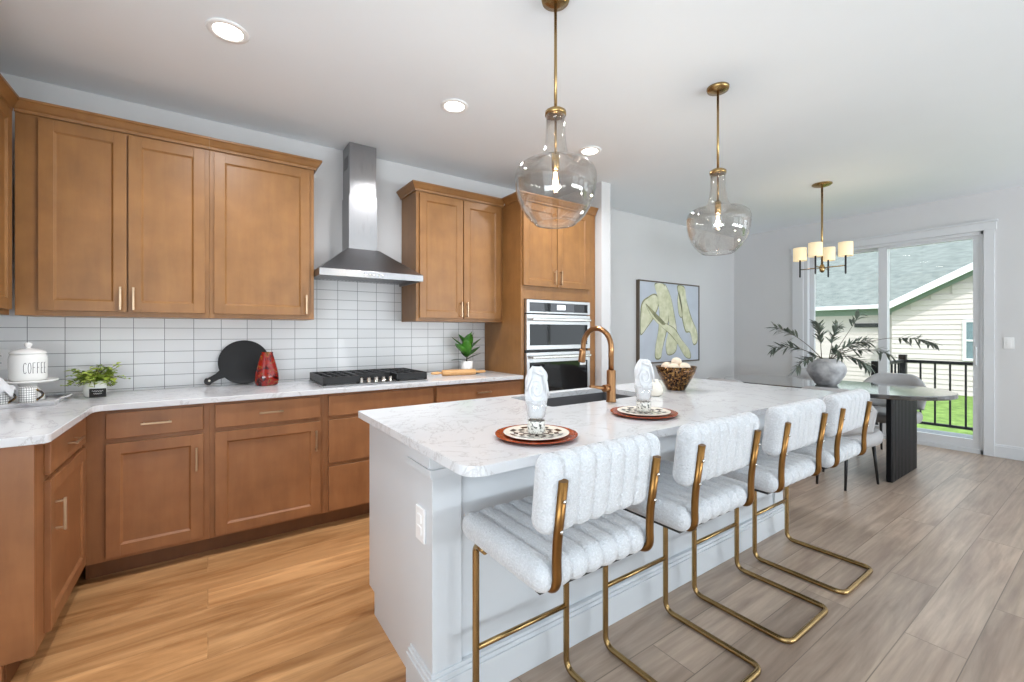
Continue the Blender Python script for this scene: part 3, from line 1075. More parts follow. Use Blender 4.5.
for z0, z1, e in ((0, .118, .017), (.118, .134, .012), (.134, .148, .006)):
    box(bm, .610 - e, 3.112 + e, 1.336 - e, 1.336, z0, z1)
    box(bm, .610 - e, .610, 1.336, 1.512, z0, z1)
    box(bm, 3.112, 3.112 + e, 1.336, 1.512, z0, z1)
    box(bm, .610 - e, .622, 1.512, 1.512 + e, z0, z1)
    box(bm, .720, 3.002, 1.336, 1.350, z0, z1)
obj('baseboard', bm, 'island', t, .002, True)
bm = B(); box(bm, .602, .610, 1.388, 1.460, .560, .678)
oc = obj('outlet_cover', bm, 'plastic', t, .003, True)
bm = B()
for z in (.599, .639):
    box(bm, .599, .603, 1.408, 1.440, z - .015, z + .015)
obj('socket_face', bm, 'plastic', oc, .003, True)

# ---------------------------------------------------------------- faucet
t = thing('kitchen_faucet', 'brass gooseneck faucet with side lever behind the sink', 'faucet', (1.757, 1.598, CT))
bm = B()
lathe(bm, [(0, 0), (.027, 0), (.027, .008), (.024, .012), (.024, .165), (.020, .170), (0, .170)], (0, 0, 0), 24)
obj('base_body', bm, 'faucet', t)
bm = B()
pts = [(0, 0, .168), (0, 0, .286)]
for k in range(1, 17):
    a = math.pi * k / 16
    pts.append((0, .105 - .105 * math.cos(a), .286 + .105 * math.sin(a)))
pts.append((0, .213, .268))
tube(bm, pts, .0145, 14)
obj('gooseneck', bm, 'faucet', t)
bm = B(); tube(bm, [(0, .212, .275), (0, .215, .262), (0, .222, .205), (0, .223, .198)], [.016, .019, .021, .018], 16)
obj('spray_head', bm, 'faucet', t)
bm = B(); tube(bm, [(-.02, 0, .075), (-.055, 0, .075)], .019, 14)
tube(bm, [(-.045, 0, .075), (-.075, 0.0, .080), (-.150, .005, .092)], [.011, .009, .007], 10)
obj('lever', bm, 'faucet', t)

# ---------------------------------------------------------------- range hood
t = thing('range_hood', 'stainless chimney range hood mounted above the gas cooktop', 'range hood', (.9945, YB - .008, 1.67))
hx0, hx1, hy0, hy1 = .619, 1.370, 3.165, YB - .0085
cx0, cx1, cy0 = .883, 1.100, 3.44
bm = B()
a = [(hx0, hy0), (hx1, hy0), (hx1, hy1), (hx0, hy1)]
b = [(cx0 - .012, cy0 - .012), (cx1 + .012, cy0 - .012), (cx1 + .012, hy1), (cx0 - .012, hy1)]
va = [bm.verts.new((x, y, 1.722)) for x, y in a]
vb = [bm.verts.new((x, y, 1.925)) for x, y in b]
for k in range(4):
    j = (k + 1) % 4
    bm.faces.new((va[k], va[j], vb[j], vb[k]))
bm.faces.new(vb); bm.faces.new(list(reversed(va)))
obj('canopy', bm, 'steel', t, .002, True)
bm = B()
box(bm, hx0, hx1, hy0, hy0 + .015, 1.675, 1.722); box(bm, hx0, hx0 + .015, hy0 + .015, hy1, 1.675, 1.722)
box(bm, hx1 - .015, hx1, hy0 + .015, hy1, 1.675, 1.722); box(bm, hx0 + .015, hx1 - .015, hy0 + .015, hy1, 1.700, 1.722)
rim = obj('lower_rim', bm, 'steel', t, .001, True)
bm = B()
for k in range(5):
    lathe(bm, [(0, 0), (.006, 0), (.006, .004), (0, .004)], (0, 0, 0), 10)
    xform(bm, Matrix.Identity(4))
bm.free(); bm = B()
for k in range(5):
    x = .925 + k * .032
    box(bm, x - .007, x + .007, hy0 - .004, hy0, 1.691, 1.704)
obj('control_buttons', bm, 'chrome', rim, .002, True)
bm = B(); box(bm, hx0 + .03, hx1 - .03, hy0 + .04, hy1 - .04, 1.694, 1.700)
for k in range(24):
    x = hx0 + .05 + k * .028
    box(bm, x, x + .010, hy0 + .05, hy1 - .05, 1.690, 1.694)
obj('grease_filter', bm, 'steel', t, 0, True)
bm = B(); box(bm, cx0, cx1, cy0, hy1, 1.925, 2.34)
ch = obj('chimney_lower', bm, 'steel', t, .002, True)
bm = B(); box(bm, cx0 + .006, cx1 - .006, cy0 + .006, hy1, 2.34, CEIL - .002)
cu = obj('chimney_upper', bm, 'steel', t, .002, True)
bm = B()
for k in range(5):
    box(bm, cx0 + .0035, cx0 + .007, cy0 + .05, hy1 - .05, 2.56 + k * .02, 2.568 + k * .02)
obj('vent_slots', bm, 'ink', cu, 0, True)

# ---------------------------------------------------------------- cooktop
t = thing('gas_cooktop', 'black gas cooktop with heavy grates and five steel knobs', 'cooktop', (1.0, 3.33, CT))
bm = B(); box(bm, .625, 1.375, 3.085, 3.575, CT + .0005, CT + .012)
obj('steel_tray', bm, 'steel', t, .004, True)
def grate(x0, x1, y0, y1):
    bm = B()
    zt0, zt1, zb = CT + .054, CT + .068, CT + .013
    w = .012
    for (a, b, c, d) in ((x0, x1, y0, y0 + w), (x0, x1, y1 - w, y1), (x0, x0 + w, y0 + w, y1 - w), (x1 - w, x1, y0 + w, y1 - w)):
        box(bm, a, b, c, d, CT + .018, zt1)
    n = max(2, int((x1 - x0) / .055))
    for k in range(1, n):
        x = x0 + (x1 - x0) * k / n
        box(bm, x - .005, x + .005, y0 + w, y1 - w, zt0, zt1)
    for y in ((y0 * 2 + y1) / 3, (y0 + 2 * y1) / 3):
        box(bm, x0 + w, x1 - w, y - .005, y + .005, zt0 - .002, zt1 - .002)
    for a in (x0, x1 - .02):
        for c in (y0, y1 - .02):
            box(bm, a, a + .02, c, c + .02, zb, CT + .03)
    return obj('grate', bm, 'iron', t, .002, True)
grate(.630, .866, 3.095, 3.570); grate(.870, 1.130, 3.225, 3.570); grate(1.134, 1.370, 3.095, 3.570)
for x, y, r in ((.748, 3.21, .042), (.748, 3.45, .034), (1.0, 3.40, .055), (1.252, 3.21, .034), (1.252, 3.45, .042)):
    bm = B(); lathe(bm, [(0, 0), (r + .012, 0), (r + .012, .008), (r, .010), (r, .020), (r - .008, .024), (0, .024)], (x, y, CT + .012), 24)
    obj('burner', bm, 'iron', t, 0, True)
for k in range(5):
    bm = B()
    x, y = .893 + k * .0535, 3.15
    lathe(bm, [(0, 0), (.020, 0), (.020, .004), (.016, .006), (.0145, .030), (.012, .033), (0, .033)], (x, y, CT + .012), 20)
    box(bm, x - .003, x + .003, y - .014, y + .014, CT + .040, CT + .050)
    obj('knob', bm, 'chrome', t, 0, True)

# ---------------------------------------------------------------- lamps
def recessed(label, x, y):
    t = thing('recessed_light', label, 'ceiling light', (x, y, CEIL), 0, 'recessed ceiling lights')
    bm = B(); lathe(bm, [(.062, -.001), (.088, -.001), (.090, -.004), (.086, -.008), (.066, -.010), (.062, -.006), (.062, -.001)], (0, 0, 0), 32)
    obj('trim_ring', bm, 'plastic', t)
    bm = B(); lathe(bm, [(0, -.001), (.061, -.001), (.061, -.006), (0, -.005)], (0, 0, 0), 32)
    obj('lens', bm, 'lens', t)
    l = light('downlight', 'AREA', (0, 0, -.013), 15, (.98, .98, 1.0), size=.11)
    l.data.spread = R(150)
    l.parent = t
    return t
recessed('round recessed light above the tall double-door wall cabinet run', .08, 2.515)
recessed('round recessed light in the ceiling out from the range hood', 1.302, 2.515)
recessed('round recessed light in front of the oven tower, beside the glass pendant', 2.518, 2.515)

def pendant(label, x, y):
    t = thing('pendant_light', label, 'pendant light', (x, y, CEIL), 0, 'glass pendants over the island')
    bm = B(); lathe(bm, [(0, 0), (.062, 0), (.062, -.006), (.058, -.020), (.020, -.028), (0, -.028)], (0, 0, -.0005), 32)
    obj('canopy', bm, 'brass', t)
    bm = B(); tube(bm, [(0, 0, -.02), (0, 0, -.500)], .0065, 10)
    obj('rod', bm, 'brass', t)
    z0 = -.985
    bm = B(); lathe(bm, [(0, .498), (.030, .497), (.046, .486), (.046, .470), (.030, .466), (0, .466)], (0, 0, z0), 32)
    obj('collar', bm, 'brass', t)
    prof = [(.043, .470), (.041, .430), (.043, .375), (.050, .325), (.060, .292), (.078, .272), (.115, .262), (.148, .252), (.168, .234), (.177, .206), (.177, .178),
            (.173, .142), (.164, .104), (.149, .067), (.128, .034), (.107, .013), (.096, .004), (.090, -.003), (.085, -.003)]
    bm = B()
    ip = [(max(r - .0035, .001), z + .001) for r, z in prof]
    ip[0] = (prof[0][0] - .0035, prof[0][1])
    lathe(bm, prof + [(.0815, .0005)] + list(reversed(ip))[1:] + [prof[0]], (0, 0, z0), 48)
    obj('glass_shade', bm, 'clear', t, recalc=True)
    bm = B(); tube(bm, [(0, 0, z0 + .466), (0, 0, z0 + .30)], .0055, 8)
    lathe(bm, [(0, .310), (.012, .310), (.017, .300), (.017, .235), (.014, .232), (0, .232)], (0, 0, z0), 20)
    obj('socket', bm, 'brass', t)
    bm = B(); lathe(bm, [(0, .232), (.012, .230), (.016, .205), (.026, .175), (.028, .160), (.024, .142), (.012, .132), (0, .130)], (0, 0, z0), 20)
    bl = obj('bulb', bm, 'tumbler', t)
    bm = B(); tube(bm, [(-.006, 0, z0 + .22), (-.010, 0, z0 + .165), (-.004, 0, z0 + .155), (.004, 0, z0 + .155), (.010, 0, z0 + .165), (.006, 0, z0 + .22)], .0032, 6)
    obj('filament', bm, 'bulb', bl)
    l = light('pendant_glow', 'POINT', (0, 0, z0 + .185), 7, (1.0, .88, .72), shadow_soft_size=.02)
    l.parent = t
    return t
pendant('clear glass onion pendant on brass rod in front of the oven tower', 1.243, 1.450)
pendant('clear glass onion pendant on brass rod nearer the dining area', 2.495, 1.430)

# chandelier
CX, CY = 4.962, 1.775
t = thing('chandelier', 'brass four-arm chandelier with cream drum shades above the dining table', 'chandelier', (CX, CY, CEIL))
bm = B(); lathe(bm, [(0, 0), (.085, 0), (.085, -.008), (.070, -.018), (.020, -.030), (0, -.030)], (0, 0, -.0005), 32)
obj('canopy', bm, 'brass', t)
bm = B(); tube(bm, [(0, 0, -.02), (0, 0, -.855)], .009, 12)
lathe(bm, [(0, -.875), (.012, -.870), (.022, -.855), (.022, -.815), (.014, -.795), (.009, -.790)], (0, 0, 0), 20)
obj('stem', bm, 'brass', t)
rr = Vector((math.cos(R(34.9)), -math.sin(R(34.9)), 0)); ff = Vector((math.sin(R(34.9)), math.cos(R(34.9)), 0))
for k in range(4):
    p = Vector((.190 * math.cos(R(4 + 90 * k)), .190 * math.sin(R(4 + 90 * k)), 0))
    bm = B(); tube(bm, [(0, 0, -.825), (p.x, p.y, -.825)], .005, 8)
    arm = obj('arm', bm, 'brass', t)
    bm = B(); lathe(bm, [(0, -.905), (.005, -.903), (.008, -.895), (.008, -.73), (.012, -.725), (.012, -.67), (0, -.67)], (p.x, p.y, 0), 12)
    obj('candle_stem', bm, 'black_metal', arm)
    bm = B(); lathe(bm, [(.058, -.735), (.058, -.605), (.056, -.605), (.056, -.735), (.058, -.735)], (p.x, p.y, 0), 28)
    obj('lamp_shade', bm, 'shade', arm)
    l = light('shade_glow', 'POINT', (p.x, p.y, -.655), .7, (1, .8, .55), shadow_soft_size=.02)
    l.parent = t
# ---------------------------------------------------------------- bar stools
def cushion(bm, cx, cy, cz, W, hy, hz, rad, nch, dep, ax='y', per=8, mtx=None):
    """Channelled cushion: rounded section in y/z swept along x, pinched between channels."""
    n = nch * per
    nq = 5
    rings = []
    er = rad * .9
    for i in range(n + 1):
        x = -W / 2 + W * i / n
        s = dep * (1 - abs(math.sin(math.pi * nch * i / n)) ** .38)
        de = min(x + W / 2, W / 2 - x)
        e = er - math.sqrt(max(0, er * er - max(0, er - de) ** 2)) if de < er else 0
        if i in (0, n):
            e = er * .8; s = 0
        if de < W / nch * .4:
            s = 0
        ay, az = hy - s - e, hz - s - e
        r = min(rad, ay * .95, az * .95)
        ring = []
        for q, (sy, sz) in enumerate(((1, 1), (-1, 1), (-1, -1), (1, -1))):
            for k in range(nq + 1):
                a = math.pi / 2 * (q + k / nq)
                ring.append((x, sy * (ay - r) + r * math.cos(a), sz * (az - r) + r * math.sin(a)))
        rings.append([bm.verts.new((cx + p[0], cy + p[1], cz + p[2])) for p in ring])
    for i in range(n):
        L = len(rings[i])
        for k in range(L):
            j = (k + 1) % L
            f = bm.faces.new((rings[i][k], rings[i][j], rings[i + 1][j], rings[i + 1][k]))
            f.smooth = True
    f = bm.faces.new(list(reversed(rings[0]))); f.smooth = True
    f = bm.faces.new(rings[-1]); f.smooth = True

def bar_stool(label):
    t = thing('bar_stool', label, 'bar stool', (0, 0, 0), 0, 'bar stools along the island')
    # local origin on the floor under the front legs; the sitter faces +y
    bm = B()
    cushion(bm, 0, -.170, .651, .475, .215, .043, .038, 8, .010)
    obj('seat', bm, 'boucle', t)
    bm = B()
    cushion(bm, 0, 0, 0, .458, .038, .106, .034, 8, .008)
    xform(bm, Matrix.Translation((0, -.366, .868)) @ Matrix.Rotation(R(7), 4, 'X'))
    obj('backrest', bm, 'boucle', t)
    L, Rr = -.1975, .1975
    r = .0115
    bm = B()
    top = .588
    path = [(L, -.06, .592), (L, 0, .592), (L, 0, r), (L, -.425, r), (Rr, -.425, r), (Rr, 0, r), (Rr, 0, .592), (Rr, -.06, .592)]
    tube(bm, fillet(path, .045, 7), r, 12)
    obj('sled_frame', bm, 'brass', t)
    bm = B(); tube(bm, [(L, 0, .250), (Rr, 0, .250)], .009, 10)
    obj('footrest', bm, 'brass', t)
    bm = B()
    box(bm, -.205, .205, -.345, -.02, .597, .609)
    obj('seat_plate', bm, 'black_metal', t)
    for x in (-.186, .186):
        bm = B()
        pts = fillet([(x, -.310, .620), (x, -.392, .620), (x, -.388, .72), (x, -.416, .912)], .055, 7)
        tube(bm, pts, .0138, 14, flat=(Vector((0, 1, 0)), .8))
        b = obj('back_bar', bm, 'brass_dark', t)
        bm = B()
        for z in (.78, .86):
            yy = -.388 - .028 * (z - .72) / .192 - .012
            lathe(bm, [(0, 0), (.006, 0), (.005, .003), (0, .004)], (0, 0, 0), 10)
            bm.verts.ensure_lookup_table()
            vv = bm.verts[-22:]
            xform(bm, Matrix.Translation((x, yy, z)) @ Matrix.Rotation(R(90), 4, 'X'), vv)
        obj('screws', bm, 'chrome', b)
    return t
SY = 1.238
st1 = bar_stool('white boucle bar stool at the outlet end of the island')
st1.location = (.917, SY, 0)
dup(st1, (1.525, SY, 0), 'second white boucle bar stool from the outlet end of the island')
dup(st1, (2.147, SY, 0), 'third white boucle bar stool from the outlet end of the island')
dup(st1, (2.735, SY, 0), 'white boucle bar stool nearest the dining table')

# ---------------------------------------------------------------- place settings
def place_setting(x, y, which):
    z = CT + .0005
    bm = B(); lathe(bm, [(0, .002), (.075, .002), (.095, 0), (.130, .006), (.1445, .011), (.146, .014), (.143, .0145), (.125, .010), (.095, .006), (0, .006)], (0, 0, 0), 56)
    tag(obj('charger_plate', bm, 'terracotta', None, loc=(x, y, z)), 'round terracotta-red charger plate ' + which, 'charger plate', 'chargers on the island')
    def mf(i, k):
        if i in (3, 4):
            return (1 if (k // 3 + i) % 2 else 0) if k < 200 else 0
        return 0
    bm = B()
    prof = [(0, .0), (.060, .0), (.066, .001), (.112, .0085), (.1165, .012), (.112, .0125), (.096, .0102), (.080, .0074), (.064, .0054), (.046, .005), (0, .005)]
    def mf(i, k):
        if i in (6, 7, 8, 9):
            c = (k // 4 + i) % 2
            return (2 if (k // 8) % 2 else 1) if c else 0
        return 0
    lathe(bm, prof, (0, 0, 0), 64, mat_fn=mf)
    tag(obj('dinner_plate', bm, ['plate_cream', 'ink', 'plate_brown'], None, loc=(x, y, z + .0068)), 'black and white checkered plate ' + which, 'plate', 'checkered plates on the island')
    zg = z + .0125
    t = thing('drinking_glass', 'clear tumbler with patterned silver base ' + which, 'glass', (x, y, zg), 0, 'tumblers on the island')
    prof = [(0, 0), (.027, 0), (.029, .004), (.030, .045), (.031, .05), (.040, .118), (.0395, .119), (.0375, .118), (.0285, .05), (.0275, .046), (0, .046)]
    bm = B(); lathe(bm, prof, (0, 0, 0), 32)
    obj('tumbler', bm, 'tumbler', t)
    bm = B()
    lathe(bm, [(.0294, .004), (.0312, .006), (.0318, .044), (.0305, .047), (.0294, .004)], (0, 0, 0), 24)
    obj('patterned_base', bm, M['glass_base'], t)
    # napkin folded into a rose, standing in the glass
    bm = B()
    nz, nk = 20, 40
    rings = []
    for i in range(nz + 1):
        v = i / nz
        zz = .058 + .172 * v
        w = (.026 + .012 * min(1, v / .35)) if v < .78 else .038 * max(.45, 1 - ((v - .78) / .30) ** 2)
        d = .024 if v < .75 else .024 * max(.4, 1 - ((v - .75) / .32) ** 2)
        ring = []
        for k in range(nk):
            a = 2 * math.pi * k / nk
            wob = 1 + (.06 * math.sin(5 * a + 9 * v) + .03 * math.sin(11 * a - 6 * v)) * min(1, .3 + v)
            ring.append(bm.verts.new((w * wob * math.cos(a), d * wob * math.sin(a), zz + .008 * v * math.sin(3 * a + 1))))
        rings.append(ring)
    for i in range(nz):
        for k in range(nk):
            j = (k + 1) % nk
            f = bm.faces.new((rings[i][k], rings[i][j], rings[i + 1][j], rings[i + 1][k])); f.smooth = True
    bm.faces.new(list(reversed(rings[0]))); bm.faces.new(rings[-1])
    # spiral fold
    pts, rad = [], []
    for k in range(64):
        s = k / 63
        a = s * 1.8 * 2 * math.pi + .8
        rr_ = .006 + .034 * s
        pts.append((rr_ * .8 * math.cos(a), -.0225 - .003 * (1 - s), .158 + rr_ * 1.15 * math.sin(a)))
        rad.append(.0046 * (1 - .35 * s) + .001)
    tube(bm, pts, rad, 8)
    for k, (xa, za, xb, zb) in enumerate(((-.036, .118, .034, .100), (-.040, .150, -.015, .235), (.042, .135, .020, .232), (-.02, .225, .03, .205))):
        tube(bm, [(xa, -.018, za), ((xa + xb) / 2 * 1.0, -.029, (za + zb) / 2), (xb, -.018, zb)], [.003, .006, .003], 8)
    xform(bm, Matrix.Rotation(R(-32), 4, 'Z'))
    n = obj('napkin', bm, 'cloth', None, loc=(x, y, zg))
    tag(n, 'white rose-folded napkin in the glass ' + which, 'napkin', 'rose-folded napkins')
M['glass_base'] = mottled('silver_pattern', [(0.35, (30, 30, 30)), (0.45, (210, 208, 200)), (0.6, (240, 238, 232)), (0.7, (90, 88, 84))], 90, 0.2)
place_setting(.952, 1.215, 'in front of the first stool, at the outlet end')
place_setting(1.605, 1.268, 'beside the brass faucet')

# bowl with balls
t = tag(obj('decorative_bowl', (lambda bm: (lathe(bm, [(0, 0), (.054, 0), (.057, .006), (.086, .056), (.112, .108), (.126, .152), (.122, .152), (.108, .109), (.082, .058), (.052, .010), (0, .008)], (0, 0, 0), 48), bm)[1])(B()), None or 'bowl', None, loc=(2.46, 1.69, CT + .0005)),
        'bronze hammered bowl of cream balls on the far half of the island', 'bowl')
BX, BY = 2.46, 1.69
for k, (dx, dy, dz, r, lb) in enumerate(((-.062, -.026, .140, .038, 'at the napkin side of the rim'), (.010, -.056, .142, .037, 'at the rim facing the stools'),
                                       (.064, .018, .140, .037, 'at the dining side of the rim'), (-.022, .052, .142, .037, 'at the rim facing the wall'), (.005, .0, .178, .032, 'on top in the middle'))):
    bm = B(); sphere(bm, (0, 0, 0), r, 18, 12, (1, 1, .96))
    tag(obj('decorative_ball', bm, 'cream', None, loc=(BX + dx, BY + dy, CT + dz)), 'cream decorative ball in the bronze bowl, ' + lb, 'ball', 'balls in the bronze bowl')
bm = B(); lathe(bm, [(0, 0), (.026, 0), (.038, .010), (.044, .034), (.038, .06), (.024, .08), (.016, .09), (.019, .096), (.017, .096), (.013, .091), (.0, .088)], (0, 0, 0), 28)
tag(obj('cream_vase', bm, 'plate_cream', None, loc=(2.13, 1.60, CT + .0005)), 'small cream vase half hidden behind the second rose napkin', 'vase')

# ---------------------------------------------------------------- items on the wall counter
# round board leaning on the tile, handle down to the left
t = thing('serving_board', 'round black serving board with handle, leaning on the tile behind the red vase', 'board', (.212, 3.575, CT + .008))
lean = Matrix.Rotation(R(-14), 4, 'X')
bm = B()
pts = [(.156 * math.cos(2 * math.pi * k / 56), .156 * math.sin(2 * math.pi * k / 56)) for k in range(56)]
prism(bm, pts, -.009, .009)
xform(bm, lean @ Matrix.Translation((0, 0, .156)) @ Matrix.Rotation(R(90), 4, 'X'))
obj('board_disc', bm, 'black_board', t, .003)
bm = B()
a0 = R(211)
d = Vector((math.cos(a0), math.sin(a0))); nn = Vector((-d.y, d.x))
hp = []
for s, w in ((.150, .030), (.185, .021), (.235, .020)):
    hp.append((d * s + nn * w))
endc = d * .238
for k in range(1, 10):
    a = math.pi * k / 10
    hp.append(endc + nn * (.028 * math.cos(a)) + d * (.030 * math.sin(a)))
for s, w in ((.235, .020), (.185, .021), (.150, .030)):
    hp.append((d * s - nn * w))
prism(bm, [(p.x, p.y) for p in hp], -.009, .009)
xform(bm, lean @ Matrix.Translation((0, 0, .156)) @ Matrix.Rotation(R(90), 4, 'X'))
hd = obj('handle', bm, 'black_board', t, .003)
bm = B(); lathe(bm, [(0, 0), (.0075, 0), (.0075, .001), (0, .001)], (d.x * .238, d.y * .238, .0085), 14)
xform(bm, lean @ Matrix.Translation((0, 0, .156)) @ Matrix.Rotation(R(90), 4, 'X'))
obj('hanging_hole', bm, 'plate_cream', hd)

bm = B()
lathe(bm, [(0, 0), (.058, 0), (.070, .012), (.074, .040), (.071, .080), (.058, .140), (.043, .198), (.037, .218), (.038, .232), (.034, .232), (.031, .218), (0, .213)], (0, 0, 0), 40, sx=1, sy=.62)
tag(obj('glass_vase', bm, 'red_glass', None, loc=(.336, 3.45, CT + .0005)), 'mottled red art glass vase in front of the black board', 'vase')

# small plant in the corner
def leaf(bm, base, direc, length, width, mi=0, fold=.25, droop=.25, nseg=4, up=Vector((0, 0, 1))):
    d = Vector(direc).normalized()
    side = d.cross(up)
    side = side.normalized() if side.length > 1e-4 else Vector((1, 0, 0))
    nrm = side.cross(d)
    base = Vector(base)
    prev = None
    for i in range(nseg + 1):
        s = i / nseg
        c = base + d * (length * s) - Vector((0, 0, 1)) * (droop * length * s * s)
        w = width * (math.sin(math.pi * min(1, s * .92 + .06)) ** .8)
        vs_ = [bm.verts.new(c + side * w + nrm * (w * fold)), bm.verts.new(c), bm.verts.new(c - side * w + nrm * (w * fold))]
        if prev:
            for k in range(2):
                f = bm.faces.new((prev[k], prev[k + 1], vs_[k + 1], vs_[k]))
                f.smooth = True
                f.material_index = mi
        prev = vs_

PX, PY = -.53, 3.42
t = thing('potted_plant', 'small bright green trailing plant in white pot with black tag, in the corner', 'plant', (PX, PY, CT + .0005))
bm = B(); lathe(bm, [(0, 0), (.040, 0), (.048, .012), (.052, .050), (.048, .080), (.043, .092), (.040, .092), (.043, .078), (.045, .07), (0, .07)], (0, 0, 0), 36)
obj('pot', bm, 'white_ceramic', t)
bm = B()
rng = random.Random(3)
for k in range(85):
    a = rng.uniform(0, 2 * math.pi)
    ln = rng.uniform(.05, .155)
    el = rng.uniform(.15, 1.1)
    p0 = Vector((0, 0, .085))
    dr = Vector((math.cos(a), math.sin(a) * .8, el)).normalized()
    p1 = p0 + dr * ln * .6
    p2 = p0 + dr * ln + Vector((0, 0, -.02 - .03 * (1 - el)))
    tube(bm, [p0, p1, p2], .0014, 5, mi=1)
    for j in range(6):
        s = .35 + .65 * j / 5
        q = p0.lerp(p1, s * 1.6) if s < .6 else p1.lerp(p2, (s - .6) / .4)
        la = rng.uniform(0, 2 * math.pi)
        leaf(bm, q, (math.cos(la), math.sin(la), rng.uniform(-.1, .7)), rng.uniform(.026, .044), rng.uniform(.011, .018), 0, .3, .3, 3)
obj('foliage', bm, ['ivy', 'twig'], t, recalc=False)
bm = B(); box(bm, -.036, .036, -.004, .004, -.024, .024)
xform(bm, Matrix.Rotation(R(-8), 4, 'Z'))
xform(bm, Matrix.Translation((.020, -.060, .027)))
sg = obj('name_tag', bm, 'black_board', t, .001)
bm = B()
for zz, w in ((.010, .024), (-.004, .018)):
    pts = [(-w + 2 * w * i / 15, -.0045, zz + .004 * math.sin(i * 1.9)) for i in range(16)]
    tube(bm, pts, .0011, 5)
xform(bm, Matrix.Translation((.020, -.060, .027)) @ Matrix.Rotation(R(-8), 4, 'Z'))
obj('lettering', bm, 'text_white', sg)

# tray, cake stand, canister, mugs, cloth
tray_c = (-.835, 3.315, CT + .0005)
t = thing('serving_tray', 'shallow pale grey tray under the mugs and cake stand', 'tray', tray_c, R(3))
bm = B()
box(bm, -.26, .19, -.19, .19, 0, .006)
for a, b, c, d in ((-.26, .19, -.19, -.182), (-.26, .19, .182, .19), (-.26, -.252, -.182, .182), (.182, .19, -.182, .182)):
    box(bm, a, b, c, d, .006, .020)
obj('tray_base', bm, 'stone', t, .002)
for sx, x in ((-1, -.256), (1, .186)):
    bm = B()
    tube(bm, fillet([(x, -.07, .018), (x + sx * .035, -.06, .028), (x + sx * .035, .06, .028), (x, .07, .018)], .02), .005, 8)
    obj('handle', bm, 'stone', t)
zt = CT + .0068
t = thing('cake_stand', 'white ceramic cake stand carrying the coffee canister', 'cake stand', (-.785, 3.38, zt))
bm = B(); lathe(bm, [(0, 0), (.062, 0), (.064, .008), (.060, .03), (.045, .055), (.030, .074), (.040, .090), (.108, .098), (.114, .104), (.112, .110), (.104, .106), (0, .106)], (0, 0, 0), 48)
obj('pedestal', bm, 'white_ceramic', t)
zc = zt + .1065
ccx, ccy = -.785, 3.38
t = thing('coffee_canister', 'white ceramic canister with black COFFEE lettering and knobbed lid', 'canister', (ccx, ccy, zc))
bm = B(); lathe(bm, [(0, 0), (.062, 0), (.069, .006), (.072, .02), (.072, .118), (.068, .136), (.064, .140), (0, .140)], (0, 0, 0), 48)
bd = obj('body', bm, 'white_ceramic', t)
bm = B(); lathe(bm, [(.0, .1405), (.066, .1405), (.070, .145), (.068, .150), (.058, .160), (.030, .168), (.010, .171), (.008, .177), (.014, .184), (.016, .193), (.011, .201), (0, .203)], (0, 0, 0), 48)
obj('lid', bm, 'white_ceramic', t)
bm = B()
strokes = {'C': [[(.9, .85), (.65, 1), (.3, .95), (.1, .7), (.1, .3), (.3, .05), (.65, 0), (.9, .15)]],
           'O': [[(.5, 1), (.2, .9), (.08, .5), (.2, .1), (.5, 0), (.8, .1), (.92, .5), (.8, .9), (.5, 1)]],
           'F': [[(.15, 0), (.15, 1), (.85, 1)], [(.15, .55), (.7, .55)]],
           'E': [[(.85, 1), (.15, 1), (.15, 0), (.85, 0)], [(.15, .52), (.7, .52)]]}
ang = math.atan2(-ccy, -ccx) + R(24)
for i, ch_ in enumerate('COFFEE'):
    for st_ in strokes[ch_]:
        pts = []
        for j in range(len(st_) - 1):
            (x0, y0), (x1, y1) = st_[j], st_[j + 1]
            for q in range(4):
                s = q / 4
                pts.append((x0 + (x1 - x0) * s, y0 + (y1 - y0) * s))
        pts.append(st_[-1])
        P3 = []
        for x, y in pts:
            arc = (-.048 + i * .0165 + x * .0125)
            a = ang + arc / .072
            P3.append((.0725 * math.cos(a), .0725 * math.sin(a), .040 + y * .056))
        tube(bm, P3, .0011, 5)
obj('lettering', bm, 'ink', bd)
def mug(x, y, rz, label):
    t = thing('coffee_mug', label, 'mug', (x, y, zt), rz, 'grid-pattern mugs on the tray')
    bm = B(); lathe(bm, [(0, 0), (.028, 0), (.031, .004), (.033, .020), (.033, .082), (.032, .084), (.030, .082), (.0295, .02), (.026, .008), (0, .007)], (0, 0, 0), 36)
    obj('cup', bm, 'grid_ceramic', t)
    bm = B()
    pts = [(.031 + .024 * math.sin(math.pi * k / 10), 0, .016 + .054 * k / 10) for k in range(11)]
    tube(bm, pts, .0055, 8)
    obj('handle', bm, M['gold_black'], t)
    return t
M['gold_black'] = mottled('gold_and_black_glaze', [(0.4, (30, 22, 16)), (0.5, (90, 66, 30)), (0.6, (206, 168, 96))], 30, 0.25)
mug(-.752, 3.235, R(-8), 'white grid-pattern mug with dark gold handle, in front of the cake stand')
mug(-.838, 3.190, R(-8), 'white grid-pattern mug with the white cloth over its rim')
bm = B()
nn_ = 22
vg = []
for i in range(nn_ + 1):
    row = []
    for j in range(nn_ + 1):
        u, v = (i / nn_ - .5), (j / nn_ - .5)
        rr_ = math.hypot(u, v)
        z = .035 * math.exp(-(rr_ / .26) ** 2) + .010 * math.sin(15 * u + 7 * v) * (.4 + rr_) + .008 * math.sin(17 * v - 6 * u) - .055 * max(0, rr_ - .26) ** 1.0 * 2
        row.append(bm.verts.new((u * .120, v * .105, z)))
    vg.append(row)
for i in range(nn_):
    for j in range(nn_):
        f = bm.faces.new((vg[i][j], vg[i + 1][j], vg[i + 1][j + 1], vg[i][j + 1])); f.smooth = True
o = obj('tea_towel', bm, 'cloth', None, loc=(-.845, 3.188, zt + .101))
md = o.modifiers.new('thick', 'SOLIDIFY'); md.thickness = .004
tag(o, 'crumpled white cloth lying over the grid-pattern mugs', 'cloth')

